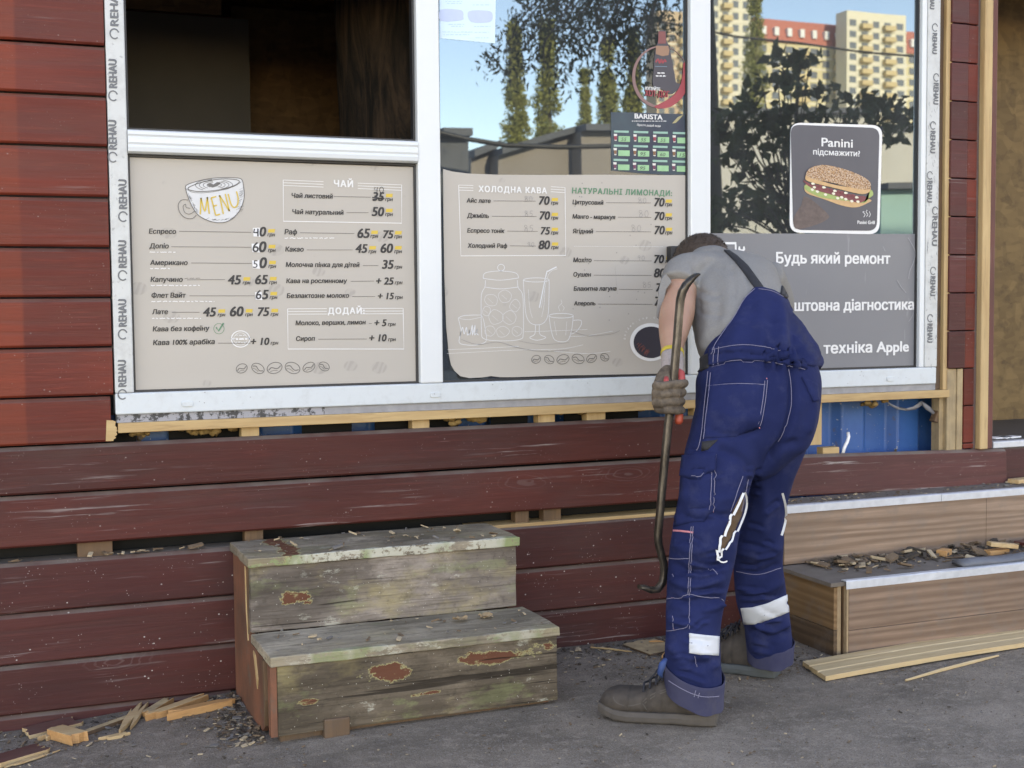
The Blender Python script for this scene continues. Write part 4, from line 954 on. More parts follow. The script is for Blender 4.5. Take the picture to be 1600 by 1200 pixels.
M['step_riser_b'] = peeling('peeling_riser_lower', (.085, .066, .048), (.165, .130, .096), [(1.02, .158, .070, .024), (1.36, .168, .14, .020), (.80, .10, .025, .008), (1.16, .083, .04, .006)], .55, seed=4.3)
M['step_tread_a'] = peeling('peeling_tread_upper', (.19, .155, .115), (.31, .26, .195), [(.82, .46, .035, .02)], .25, seed=7.1, lip=-.300)
M['step_tread_b'] = peeling('peeling_tread_lower', (.215, .178, .132), (.34, .285, .212), [], .28, seed=9.7, lip=-.582)
def _redside():
    t = NT('rust_red_painted_side'); v = t.map((22, 22, 1.6)); n = t.noise(1, v, 6, .65, .8); b_ = t.noise(5, None, 5, .65)
    c = t.mix(t.ramp(b_, (.35, 0.), (.65, 1.)), (.115, .048, .027), (.235, .082, .042)); c = t.mix(t.math('MULTIPLY', t.ramp(n, (.3, 1.), (.55, 0.)), .5), c, (.055, .03, .02))
    c = t.mix(t.ramp(t.noise(9, None, 6, .7), (.56, 0.), (.68, .8)), c, (.10, .082, .06)); return t.done(c, .75, t.bump(n, .5, .003))
M['step_side'] = _redside()
steps = thing('wooden_steps', 'two weathered wooden steps with peeling green and red paint, left of the worker', 'steps', (1.12, -.3, 0))
def rough_box(x0, x1, y0, y1, z0, z1, name, mat, parent, amp=.0025, nx=40, ny=6, nz=6, seed=0, bevel=.003):
    """plank with a worn outline: subdivided box pushed about by noise"""
    bm = bmesh.new(); bmesh.ops.create_cube(bm, size=1)
    for v in bm.verts: v.co = Vector(((x0+x1)/2+v.co.x*(x1-x0), (y0+y1)/2+v.co.y*(y1-y0), (z0+z1)/2+v.co.z*(z1-z0)))
    for ax, k in ((0, nx), (1, ny), (2, nz)):
        if k > 1:
            es = [e for e in bm.edges if abs((e.verts[1].co-e.verts[0].co).normalized()[ax]) > .99]
            bmesh.ops.subdivide_edges(bm, edges=es, cuts=k-1, use_grid_fill=True)
    for v in bm.verts:
        p = v.co; q = Vector((p.x*5+seed, p.y*14, p.z*14)); r_ = Vector((p.x*22+seed, p.y*30, p.z*30))
        d = Vector((mnoise.noise(q), mnoise.noise(q+Vector((9, 0, 0))), mnoise.noise(q+Vector((0, 9, 0)))))*amp+Vector((mnoise.noise(r_), mnoise.noise(r_+Vector((5, 0, 0))), mnoise.noise(r_+Vector((0, 5, 0)))))*amp*.45
        v.co += d
    me = bpy.data.meshes.new(name); bm.to_mesh(me); bm.free(); me.materials.append(mat)
    o = bpy.data.objects.new(name, me); COL.objects.link(o); adopt(o, parent) if parent else None
    if bevel:
        b_ = o.modifiers.new('b', 'BEVEL'); b_.width = bevel; b_.segments = 2; b_.limit_method = 'ANGLE'; b_.angle_limit = R(50)
    return o
rough_box(.708, 1.556, -.583, -.556, .012, .208, 'riser', M['step_riser_b'], steps, .0025, 50, 2, 10, 1)
rough_box(.690, 1.560, -.592, -.302, .2095, .238, 'tread', M['step_tread_b'], steps, .003, 50, 16, 3, 2)
rough_box(.692, 1.540, -.300, -.272, .2385, .434, 'riser', M['step_riser_a'], steps, .0025, 50, 2, 10, 3)
rough_box(.684, 1.548, -.312, -.006, .4355, .464, 'tread', M['step_tread_a'], steps, .003, 50, 16, 3, 4)
def side(x0, x1, name, split):
    mb = MB()
    if split:
        mb.prism_x([(-.02, -.03), (-.02, .4345), (-.268, .4345), (-.272, .225), (-.30, .2085), (-.47, .2085), (-.50, .02), (-.45, -.01)], x0, x1)
        o = mb.build(name, M['step_side'], steps, bevel=.002)
        mb = MB(); mb.prism_x([(-.555, .012), (-.545, .2085), (-.583, .2085), (-.584, .012)], x0-.001, x1); mb.build('split_slat', M['step_side'], steps, bevel=.001)
        mb = MB(); mb.prism_x([(-.503, .02), (-.478, .2085), (-.505, .2085), (-.52, .1)], x0-.004, x1-.006); mb.build('split_slat', M['pine_dark'], steps, bevel=.001)
        mb = MB(); mb.prism_x([(-.525, .02), (-.520, .15), (-.518, .2085), (-.533, .2085), (-.545, .02)], x0+.004, x1); mb.build('split_slat', M['step_side'], steps, bevel=.001)
        mb = MB(); mb.prism_x([(-.246, .425), (-.238, .43), (-.246, .30), (-.268, .21), (-.252, .30)], x0-.004, x0-.0005); mb.build('pale_splinter', M['pine_v'], steps)
        mb = MB(); mb.prism_x([(-.38, .195), (-.35, .20), (-.40, .10), (-.41, .13)], x0-.004, x0-.0005); mb.build('pale_splinter', M['pine_v'], steps)
        mb = MB(); mb.prism_x([(-.270, .434), (-.262, .43), (-.268, .23), (-.273, .23)], x0-.002, x0+.004); mb.build('dark_edge_strip', M['pine_dark'], steps)
    else:
        mb.prism_x([(-.02, 0), (-.02, .4345), (-.27, .4345), (-.27, .2085), (-.555, .2085), (-.555, .0)], x0, x1); mb.build(name, M['step_side'], steps, bevel=.002)
side(.690, .7075, 'side_panel', True); side(1.522, 1.538, 'side_panel', False)
c = at(527, 1150, -.585); mb = MB(); mb.box(c.x-.038, c.x+.036, -.592, -.545, -.06, .046); mb.build('foot_block', M['pine_dark'], steps, bevel=.004)
mb = MB(); mb.box(.72, 1.52, -.555, -.53, -.05, .02); mb.build('base_rail', M['pine_dark'], steps)

# ------------------------------------------------------------------ laminate steps on the right
def laminate(name, a, b, axis='X', seed=0):
    t = NT(name); ob = t.map((1, 1, 1), loc=(seed, seed, seed)); v = t.map((1.1, 9, 13) if axis == 'X' else (9, 1.1, 13), vec=ob)
    w_ = t.wave(1.15, t.map((.55, 6, 9) if axis == 'X' else (6, .55, 9), vec=ob), 9, 2, 'Z'); n = t.noise(1, t.map((4, 60, 120) if axis == 'X' else (60, 4, 120), vec=ob), 4, .6); big = t.noise(2.4, t.map((.7, .7, 1.6), vec=ob), 5, .6)
    c = t.mix(t.ramp(t.math('ADD', t.math('MULTIPLY', w_, .45), t.math('MULTIPLY', t.noise(1, t.map((1.6, 14, 20) if axis == 'X' else (14, 1.6, 20), vec=ob), 5, .62, 1.4), .75)), (.38, 0.), (.82, 1.)), a, b); c = t.mix(t.math('MULTIPLY', t.ramp(n, (.4, 1.), (.58, 0.)), .22), c, tuple(q*.5 for q in a))
    c = t.mix(t.math('MULTIPLY', t.ramp(big, (.40, 0.), (.66, 1.)), .65), c, tuple(q*.52 for q in b)); d = t.noise(11, ob, 6, .72)
    c = t.mix(t.math('MULTIPLY', t.ramp(d, (.5, 0.), (.72, 1.)), .5), c, (.155, .135, .12)); return t.done(c, .55, t.bump(n, .12, .002), spec=.3)
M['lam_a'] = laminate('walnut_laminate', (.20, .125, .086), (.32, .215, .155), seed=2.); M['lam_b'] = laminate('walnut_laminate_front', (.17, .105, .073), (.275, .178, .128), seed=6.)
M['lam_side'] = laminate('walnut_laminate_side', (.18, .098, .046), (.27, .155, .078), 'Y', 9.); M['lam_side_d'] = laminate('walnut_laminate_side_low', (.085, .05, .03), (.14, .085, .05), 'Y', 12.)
M['ply'] = plain('bare_plywood_edge', (.32, .22, .13), .8, .35, 40); M['tread_dirt'] = plain('dusty_tread', (.135, .11, .09), .85, .4, 20, .4)
porch = thing('porch_steps', 'broad wood laminate steps with metal nosing leading to the doorway on the right', 'steps', (3.4, -.25, 0))
def p_box(n, m, *a, bevel=.0015): mb = MB(); mb.box(*a); return mb.build(n, m, porch, bevel=bevel)
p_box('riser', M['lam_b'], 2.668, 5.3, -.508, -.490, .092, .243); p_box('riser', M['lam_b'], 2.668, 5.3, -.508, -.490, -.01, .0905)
p_box('riser_edge', M['ply'], 2.660, 2.6675, -.507, -.488, -.01, .243)
p_box('tread', M['tread_dirt'], 2.60, 5.3, -.500, -.186, .2435, .258)
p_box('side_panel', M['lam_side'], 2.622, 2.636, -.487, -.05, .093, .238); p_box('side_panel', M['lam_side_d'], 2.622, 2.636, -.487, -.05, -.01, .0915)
p_box('side_edge', M['ply'], 2.6365, 2.652, -.486, -.47, -.01, .243); p_box('core', M['pine_dark'], 2.66, 5.3, -.486, .06, .0, .24)
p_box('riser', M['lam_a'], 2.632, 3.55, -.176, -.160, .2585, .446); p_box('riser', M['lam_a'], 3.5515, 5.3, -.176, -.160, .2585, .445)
p_box('riser_edge', M['pine_dark'], 2.612, 2.631, -.175, -.02, .2585, .446)
p_box('tread', M['tread_dirt'], 2.61, 5.3, -.170, -.001, .4465, .468)
def nosing(x0, x1, y, z, h, nm='nosing_strip', wob=0):
    mb = MB(); rr = []
    for i in range(25):
        x = x0+(x1-x0)*i/24; w_ = wob*mnoise.noise(Vector((x*6, y, 0)))
        rr.append([(x, y-.004, z-h), (x, y-.004+w_, z+.001), (x, y+.0, z+.004+w_*.6), (x, y+.026, z+.0035), (x, y+.026, z+.001), (x, y, z+.0005), (x, y-.001, z-h)])
    mb.rings(rr); mb.build(nm, M['alu'], porch)
nosing(2.655, 5.3, -.508, .2585, .024, wob=.003)
nosing(2.630, 3.33, -.176, .4685, .024); nosing(3.332, 5.3, -.176, .4675, .023)

# ------------------------------------------------------------------ loose timber and litter
M['red_face'] = stain_wood('red_offcut', (.10, .024, .018), (.16, .035, .026), .15, .1)
M['cut_wood'] = raw_wood('fresh_offcut', (.56, .40, .22), (.44, .25, .11), 'X', 1.6); M['orange_wood'] = raw_wood('resinous_offcut', (.58, .30, .12), (.44, .20, .075), 'X', 1.6)
def offcut(A, Bp, wd, th, mats, label, name='wood_offcut', cat='wood scrap', lift=0, skew=.2, tilt=0., group='offcuts strewn on the ground by the left wall', dz=0.):
    """broken plank end between two picture points that lie on the ground"""
    a = ground(*A, -.045 if A[0] < 420 else -.002); b_ = ground(*Bp, -.045 if Bp[0] < 420 else -.002)
    for p in (a, b_): p.z = gz(p.x, p.y)+lift
    b_.z += dz
    ax = (b_-a); L = ax.length; ax.normalize(); sd = Vector((0, 0, 1)).cross(ax).normalized(); sd = (sd*math.cos(tilt)+Vector((0, 0, 1))*math.sin(tilt)); up = ax.cross(sd)
    if up.z < 0: up = -up
    mb = MB(); n = 7
    for i in range(n):
        pass
    def end(p, s):
        return [p+sd*(wd*(j/(n-1)-.5))+ax*s*random.uniform(-.012, .018)*skew*5 for j in range(n)]
    e0, e1 = end(a, 1), end(b_, 1)
    vs = []
    for hgt in (.001, th):
        for j in range(n): vs.append(e0[j]+up*hgt*(1 if j not in (0, n-1) else .97))
        for j in range(n): vs.append(e1[j]+up*hgt+ax*(random.uniform(-.004, .004)))
    fs = []; top = 2*n; mi = []
    for j in range(n-1):
        fs.append((j+1, j, n+j, n+j+1)); mi.append(1)
        fs.append((top+j, top+j+1, top+n+j+1, top+n+j)); mi.append(0)
        fs.append((j, j+1, top+j+1, top+j)); mi.append(1); fs.append((n+j+1, n+j, top+n+j, top+n+j+1)); mi.append(1)
    fs += [(0, top, top+n, n), (n-1, 2*n-1, top+2*n-1, top+n-1)]; mi += [1, 1]
    zmin = min(v.z for v in vs)-min(gz(v.x, v.y) for v in vs)-lift
    mb.v = [tuple(v-Vector((0, 0, zmin))+Vector((0, 0, .002))) for v in vs]; mb.f = fs; mb.m = mi
    o = mb.build(name, mats, bevel=.0015); base_at(o, (a+b_)/2)
    return tag(o, label, cat, group)
cw, ow, rf = M['cut_wood'], M['orange_wood'], M['red_face']
offcut((43, 1144), (119, 1128), .085, .014, [rf, cw], 'red-painted board piece lying nearest the left wall', skew=.15)
offcut((86, 1148), (124, 1163), .055, .030, [cw, ow], 'chunky pale offcut with grooves beside the red board piece', skew=.1)
offcut((130, 1151), (206, 1127), .022, .014, [M['pine_dirty'], M['pine_dark']], 'thin weathered lath between the pale offcuts', skew=.3)
offcut((198, 1147), (216, 1119), .040, .014, [cw, cw], 'pale splayed splinter propped on the thin lath', skew=.9, lift=.006)
offcut((228, 1126), (262, 1106), .03, .018, [M['pine_dirty'], ow], 'dull brown chip behind the two end pieces', skew=.6)
offcut((236, 1131), (308, 1109), .034, .022, [cw, ow], 'jagged pale piece, left one of the two end pieces by the steps', skew=.7)
offcut((270, 1131), (348, 1118), .034, .024, [ow, ow], 'orange resinous piece nearest the left steps', skew=.5)
offcut((167, 1160), (192, 1156), .026, .010, [cw, cw], 'small rounded pale chip in front of the offcuts', skew=.4)
offcut((-14, 1197), (64, 1173), .075, .016, [rf, cw], 'red-painted board end cut off by the lower left corner', skew=.15)
offcut((20, 1199), (70, 1181), .018, .006, [cw, cw], 'thin pale splinter in the lower left corner', skew=.6)
offcut((70, 1155), (80, 1150), .03, .016, [M['pine_dirty'], cw], 'tiny dull chip left of the chunky offcut', skew=.3)
# plank, lath and pieces on the right and in the middle
M['plank'] = raw_wood('new_plank', (.58, .43, .25), (.46, .31, .155), 'X', .8)
a = ground(1267, 1052); mb = MB()
A0, A1 = ground(1254, 1042), ground(1290, 1066); dirx = (ground(1640, 1006)-A1); dirx.z = 0; dirx.normalize(); L = 1.7
th = .016; wv = A0-A1; rr = []
prof = [(0, 0), (0, th), (.28, th), (.30, th-.004), (.33, th-.004), (.35, th), (.64, th), (.66, th-.004), (.69, th-.004), (.71, th), (1, th), (1, 0)]
for i in range(13):
    s_ = L*i/12; rr.append([A1+wv*u+dirx*s_+Vector((0, 0, h_+.003+.004*math.sin(i*.5))) for u, h_ in prof])
mb.rings(rr); o = mb.build('plank', M['plank'], bevel=.001); tag(base_at(o, a), 'long pale grooved plank lying on the asphalt before the right steps', 'plank')
def stick(P, r_, label, mat, name='wood_splinter', cat='splinter', z=.006, flat_=.5, group=None):
    pts = [ground(x, y) for x, y in P]
    for p in pts: p.z = gz(p.x, p.y)+z
    mb = MB(); mb.tube(pts, [r_*.6]+[r_]*(len(pts)-2)+[r_*.5], 6); o = mb.build(name, mat); return tag(base_at(o, pts[0]), label, cat, group)
stick([(1415, 1066), (1470, 1050), (1520, 1037), (1560, 1027)], .006, 'thin pale lath lying beside the long plank', M['plank'], 'thin_lath', 'lath')
stick([(923, 1014), (955, 1017), (987, 1021)], .004, 'thin pale stick on the asphalt right of the old steps', M['pine'], 'thin_stick', 'stick')
offcut((996, 1006), (1040, 1022), .14, .008, [M['pine_dirty'], M['pine_dark']], 'flat dusty board piece lying behind the left boot', 'flat_board', 'board', skew=.1, group=None)
stick([(1014, 1010), (1026, 1009), (1037, 1010)], .004, 'orange splinter on top of the flat dusty board piece', ow, z=.017)
offcut((1040, 1030), (1058, 1022), .05, .010, [ow, ow], 'orange broken chip behind the left boot', skew=.5, group=None)
# pieces on the right lower tread
def on_tread(px, py, z, L, wd, th, ang, mats, label, name='wood_offcut', cat='wood scrap', tz=0.):
    c = ground(px, py, z); ax = Vector((math.cos(ang), math.sin(ang), tz)).normalized(); sd = Vector((-math.sin(ang), math.cos(ang), 0)); up = ax.cross(sd)
    mb = MB(); mb.obox(c+up*(th/2+.001)+Vector((0, 0, abs(tz)*L/2)), ax*L/2, sd*wd/2, up*th/2); o = mb.build(name, mats, bevel=.002); return tag(base_at(o, c), label, cat, 'scraps on the lower porch step')
on_tread(1475, 868, .259, .055, .04, .022, .5, ow, 'short resinous block amid the bark litter on the lower porch step')
on_tread(1557, 866, .259, .10, .035, .018, .1, ow, 'orange offcut under a paler one on the lower porch step')
on_tread(1566, 858, .279, .11, .035, .016, -.25, cw, 'pale grooved offcut resting on the orange one on the porch step', tz=-.12)
on_tread(1604, 853, .259, .09, .05, .02, .2, rf, 'red-painted scrap at the right edge of the lower porch step')
on_tread(1500, 872, .259, .12, .012, .006, -.22, M['pine_dark'], 'dark bark strip beside the resinous block on the porch step')
mb = MB(); A_ = ground(1497, 884, .262); B_ = ground(1640, 869, .262); rr = []
for i in range(13):
    p = A_.lerp(B_, i/12); s_ = .012*math.sin(i*.9); rr.append([p+Vector((0, -.034, .001)), p+Vector((0, -.03, .014+s_*.3)), p+Vector((0, 0, .022+s_*.3)), p+Vector((0, .03, .016)), p+Vector((0, .034, .001))])
mb.rings(rr); o = mb.build('rubber_strip', plain('grey_rubber', (.10, .11, .125), .55, .3, 20), smooth=True); tag(base_at(o, A_), 'crumpled dark grey rubber strip along the lower porch step edge', 'rubber strip')
c = at(1590, 750, -.03); mb = MB(); mb.obox((c.x+.02, -.05, .478), (.07, .008, 0), (-.006, .025, 0), (0, 0, .009)); o = mb.build('wood_offcut', cw, bevel=.003)
tag(base_at(o, (c.x, -.05, .469)), 'rounded pale offcut on the upper porch step under the threshold', 'wood scrap', 'scraps on the lower porch step' and 'scrap on the upper porch step')
# leaves on the old steps
M['leaf'] = plain('dry_leaf', (.30, .20, .11), .8, .4, 60)
for i, (px, py, z, lb) in enumerate(((718, 970, .24, 'curled brown leaf on the lower old step, left of the other dry leaf'), (757, 966, .24, 'crumpled pale brown leaf on the lower old step, nearest its right end'))):
    c = ground(px, py, z); mb = MB(); pts = []
    ang0 = i*1.3
    ring = [c+Vector((.026*math.cos(a)*random.uniform(.6, 1.15), .02*math.sin(a)*random.uniform(.6, 1.15), .004+.012*random.random())) for a in [2*math.pi*k/11 for k in range(11)]]
    mb.add([c+Vector((0, 0, .003))]+ring, [(0, k+1, (k+1) % 11+1) for k in range(11)]); o = mb.build('dry_leaf', M['leaf'])
    tag(base_at(o, c), lb, 'leaf', 'dry leaves on the old steps')
# litter nobody could count
def litter(name, label, spots, mats, n, size=(.004, .016), seed=1):
    rs = random.Random(seed); mb = MB()
    for k in range(n):
        x, y, z = spots(rs); l = rs.uniform(*size)*rs.choice((.5, .7, 1, 1.6)); w_ = l*rs.uniform(.15, .6); a = rs.uniform(0, 6.28); tl = rs.uniform(-.35, .35)
        ax = Vector((math.cos(a), math.sin(a), tl)); sd = Vector((-math.sin(a), math.cos(a), rs.uniform(-.4, .4)))
        h_ = Vector((0, 0, l*rs.uniform(.05, .2)+.0006))
        mb.obox((x, y, z+h_.z+abs(tl)*l*.5+.0008), ax*l*.5, sd*w_*.5, h_*.5, rs.choice(range(len(mats))))
    o = mb.build(name, mats); return tag(o, label, 'litter', kind='stuff')
LM = [plain('chip_dark', (.05, .038, .028), .9, .4, 50, 0), plain('chip_brown', (.14, .09, .055), .9, .4, 50, 0), plain('chip_pale', (.38, .29, .19), .9, .3, 50, 0), plain('chip_grey', (.14, .13, .12), .9, .3, 50, 0)]
def near_wall(rs):
    while True:
        x = rs.uniform(-.3, 2.7); y = -abs(rs.gauss(0, .16))-.01
        if .66 < x < 1.57 and y > -.6: continue
        return x, y, gz(x, y)
litter('wood_litter', 'bark crumbs and splinters strewn along the wall foot', near_wall, LM[:2]+LM, 1500, (.003, .013), 2)
def by_steps(rs):
    x = .69-abs(rs.gauss(0, .06))-.005; y = rs.uniform(-.55, -.02); return x, y, gz(x, y)
litter('step_litter', 'bark crumbs and pale chips heaped beside the old steps', by_steps, LM[:2]+[LM[1], LM[2], LM[3]], 600, (.004, .016), 3)
def wide(rs):
    while True:
        x = rs.uniform(-.2, 4.2); y = rs.uniform(-1.7, -.3)
        if (.66 < x < 1.57 and y > -.6) or (x > 2.6 and y > -.52): continue
        return x, y, gz(x, y)
litter('ground_grit', 'grit and small wood crumbs scattered over the asphalt', wide, [LM[0], LM[1], LM[3], LM[3], LM[1], LM[2]], 4200, (.002, .007), 4)
def mid(rs):
    x = rs.gauss(2.25, .28); y = rs.uniform(-.62, -.06)
    if x > 2.6: x = 2.6-rs.random()*.3
    if x < 1.6: x = 1.9
    return x, y, gz(x, y)
litter('shavings', 'bark shavings and crumbs around the worker\'s boots', mid, LM[:2]+LM[:2]+[LM[1], LM[2], LM[3]], 900, (.0025, .011), 5)
def tread2(rs):
    x = 2.72+2.2*rs.random()**1.3; u = rs.random(); y = -.19-abs(rs.gauss(0, .09))
    if x > 3.45: y = max(y, -.38)
    return x, max(y, -.48), .2585
litter('bark_litter', 'dark bark strips and chips heaped on the lower porch step', tread2, LM[:2]+[LM[0], LM[1], LM[1], LM[2]], 1000, (.008, .034), 6)
def treads_old(rs):
    if rs.random() < .5: return rs.uniform(.72, 1.53), rs.uniform(-.29, -.01), .465
    return rs.uniform(.72, 1.53), rs.uniform(-.57, -.31), .239
litter('step_crumbs', 'splinters and crumbs scattered on the old steps', treads_old, LM[1:], 130, (.004, .02), 7)
def tread1(rs): return rs.uniform(2.66, 5.0), rs.uniform(-.15, -.03), .4685
litter('porch_crumbs', 'dirt crumbs along the back of the upper porch step', tread1, LM, 350, (.003, .012), 8)
def ledge(rs): return rs.uniform(-.1, .62), rs.uniform(.004, .02), .4475
litter('ledge_splinters', 'pale splinters lying on the board edge in the left wall gap', ledge, [LM[2], LM[1], LM[1]], 40, (.006, .03), 9)
# ------------------------------------------------------------------ the worker
RH = Vector((RT.x, RT.y, 0)).normalized()
def loft(mb, keys, n=36, side=RH, p=2.2, close=(True, True), sub=4, mi=0):
    """keys: (centre, half width along 'side', half depth); smooth tube through them"""
    K = []
    m = len(keys)
    for i in range(m-1):
        for j in range(sub):
            t = j/sub; row = []
            for c in range(5):
                g_ = lambda k: (list(keys[k][0])+[keys[k][1], keys[k][2]])[c]
                a, b, c2, d = g_(max(i-1, 0)), g_(i), g_(i+1), g_(min(i+2, m-1))
                row.append(.5*((2*b)+(c2-a)*t+(2*a-5*b+4*c2-d)*t*t+(3*b-a-3*c2+d)*t**3))
            K.append(row)
    K.append(list(keys[-1][0])+[keys[-1][1], keys[-1][2]])
    cs = [Vector(k[:3]) for k in K]; rr = []
    def ring(c, t, a, b):
        S = (side-t*side.dot(t)).normalized(); N = t.cross(S); o = []
        for j in range(n):
            q = 2*math.pi*j/n; cx, sx = math.cos(q), math.sin(q)
            o.append(c+S*a*math.copysign(abs(cx)**(2/p), cx)+N*b*math.copysign(abs(sx)**(2/p), sx))
        return o
    for i, k in enumerate(K):
        t = (cs[min(i+1, len(cs)-1)]-cs[max(i-1, 0)]).normalized()
        if i == 0 and close[0]:
            for f, s_ in ((.55, .5), (.87, .2)): rr.append(ring(cs[0]-t*min(k[3], k[4])*s_*.8, t, k[3]*f, k[4]*f))
        rr.append(ring(cs[i], t, k[3], k[4]))
        if i == len(K)-1 and close[1]:
            for f, s_ in ((.87, .2), (.55, .5)): rr.append(ring(cs[i]+t*min(k[3], k[4])*s_*.8, t, k[3]*f, k[4]*f))
    mb.rings(rr, mi); return mb
def key(px, py, Y, hw, dep): c = at(px, py, Y); return (c, hw*mpp(c), dep)
def ballish(mb, c, rx, ry, rz, axis=Vector((0, 0, 1)), side=RH, n=20, m=12):
    axis = axis.normalized(); S = (side-axis*side.dot(axis)).normalized(); N = axis.cross(S); rr = []
    for i in range(m):
        th = math.pi*(i+.5)/m; rr.append([Vector(c)-axis*rz*math.cos(th)+(S*rx*math.cos(f)+N*ry*math.sin(f))*math.sin(th) for f in [2*math.pi*j/n for j in range(n)]])
    mb.rings(rr); return mb
def fuse(mb, name, mat, parent, voxel, smooth=6, fac=.5):
    o = mb.build(name, mat, None); r_ = o.modifiers.new('r', 'REMESH'); r_.mode = 'VOXEL'; r_.voxel_size = voxel
    s_ = o.modifiers.new('s', 'SMOOTH'); s_.iterations = smooth; s_.factor = fac
    bake(o); o.data.polygons.foreach_set('use_smooth', [True]*len(o.data.polygons)); o.data.materials.clear(); o.data.materials.append(mat)
    if parent is not None: adopt(o, parent)
    return o
RTn, UPn, FWn, CAMn = (np.array(v) for v in (RT, UP, FW, CAM))
def sculpt(o, strokes, noise_amp=0, noise_scale=9, facing=True, k_=1.5):
    """press folds into the cloth along lines; sigma in picture pixels, height in metres"""
    me = o.data; n = len(me.vertices); co = np.empty(n*3); me.vertices.foreach_get('co', co); co = co.reshape(-1, 3)
    nr = np.empty(n*3); me.vertices.foreach_get('normal', nr); nr = nr.reshape(-1, 3)
    d = co-CAMn; k = d@FWn; px = 800+F_PX*(d@RTn)/k; py = 600-F_PX*(d@UPn)/k
    fc = np.clip(-(nr*(d/np.linalg.norm(d, axis=1)[:, None])).sum(1)*2.5, 0, 1) if facing else 1
    disp = np.zeros(n)
    for pts, sg, amp in strokes:
        P = np.array(smooth_line(pts, 5) if len(pts) > 2 else pts, float); best = np.full(n, 1e9); tt = np.zeros(n)
        for i in range(len(P)-1):
            a, b = P[i], P[i+1]; ab = b-a; L = (ab**2).sum()+1e-9
            t = np.clip(((px-a[0])*ab[0]+(py-a[1])*ab[1])/L, 0, 1); q = (px-a[0]-t*ab[0])**2+(py-a[1]-t*ab[1])**2
            u = q < best; best[u] = q[u]; tt[u] = ((i+t)/(len(P)-1))[u]
        w_ = np.exp(-best/(2*sg*sg)); fade = np.clip(np.minimum(tt, 1-tt)*5+.25, 0, 1); disp += k_*amp*w_*fade*fc
    if noise_amp:
        nn = np.array([mnoise.noise(Vector(c)*noise_scale)+.5*mnoise.noise(Vector(c)*noise_scale*2.3) for c in co]); disp += nn*noise_amp
    co = co+nr*disp[:, None]; me.vertices.foreach_set('co', co.ravel()); me.update()
def tree_of(*objs):
    vs, fs = [], []
    for o in objs:
        n = len(vs); vs += [v.co.copy() for v in o.data.vertices]; fs += [tuple(i+n for i in p.vertices) for p in o.data.polygons]
    return BVHTree.FromPolygons(vs, fs)
def cast(bvh, px, py):
    d = ray(px, py).normalized(); h = bvh.ray_cast(CAM, d)
    if h[0] is None:                          # just past the outline: nearest cloth along the line of sight
        h = min((bvh.find_nearest(CAM+d*(3.5+.04*i)) for i in range(30)), key=lambda q: q[3])
    nm = h[1] if h[1].dot(d) < 0 else -h[1]
    return h[0], nm
def patch(bvh, outline, off, name, mat, parent, step=5, thick=.003, smooth=True, puff=0):
    """a piece of cloth lying on the body inside an outline given in picture points"""
    out_ = []
    for i in range(len(outline)):
        a, b = Vector(outline[i]), Vector(outline[(i+1) % len(outline)]); k = max(1, int((b-a).length/step))
        out_ += [a.lerp(b, j/k) for j in range(k)]
    n = len(out_); xs_ = [p.x for p in out_]; ys_ = [p.y for p in out_]; pts = list(out_)
    def ins(x, y):
        c = False
        for i in range(n):
            a, b = out_[i-1], out_[i]
            if (a.y > y) != (b.y > y) and x < (b.x-a.x)*(y-a.y)/(b.y-a.y)+a.x: c = not c
        return c
    def edge(x, y): return min((p.x-x)**2+(p.y-y)**2 for p in out_)**.5
    y = min(ys_)+step/2
    while y < max(ys_):
        x = min(xs_)+step/2
        while x < max(xs_):
            if ins(x, y) and edge(x, y) > step*.5: pts.append(Vector((x, y)))
            x += step
        y += step
    V, _, Fc, *_r = mathutils.geometry.delaunay_2d_cdt(pts, [], [list(range(n))], 1, 1e-6)
    top, bot = [], []
    for p in V:
        h, nm = cast(bvh, p.x, p.y); e = min(1, edge(p.x, p.y)/(step*2.5)); top.append(h+nm*(off+puff*e)); bot.append(h+nm*(off-thick))
    mb = MB(); N = len(top); fs = []
    cnt = {}
    for f in Fc:
        a, b, c = (top[i] for i in f[:3])
        f = tuple(f) if (b-a).cross(c-a).dot(a-CAM) < 0 else tuple(f[::-1])
        fs.append(f)
        for i in range(len(f)): cnt[(f[i], f[(i+1) % len(f)])] = 1
    rim = [(e[1], e[0], e[0]+N, e[1]+N) for e in cnt if (e[1], e[0]) not in cnt]
    mb.add(top+bot, fs+rim)
    return mb.build(name, mat, parent, smooth=smooth)
def seam(bvh, mb, pts, w_=.0017, off=.0045, mi=0, curve=True, win=2):
    p = smooth_line(pts, 6) if (curve and len(pts) > 2) else pts
    q = []
    for i in range(len(p)-1):
        a, b = Vector(p[i]), Vector(p[i+1]); k = max(1, int((b-a).length/3))
        q += [a.lerp(b, j/k) for j in range(k)]
    q.append(Vector(p[-1])); H = [cast(bvh, a.x, a.y) for a in q]
    H = [(sum((H[min(max(i+k, 0), len(H)-1)][0] for k in range(-win, win+1)), Vector())/(2*win+1), h[1]) for i, h in enumerate(H)]
    L, Rr = [], []
    for i in range(len(H)):
        h, nm = H[i]; t = (H[min(i+1, len(H)-1)][0]-H[max(i-1, 0)][0]); t = t.normalized() if t.length > 1e-7 else Vector((0, 0, 1)); s_ = t.cross(CAM-h).normalized()*w_*.5
        L.append(h+nm*off+s_); Rr.append(h+nm*off-s_)
    n = len(L); mb.add(L+Rr, [(i, i+1, n+i+1, n+i) for i in range(n-1)], mi)

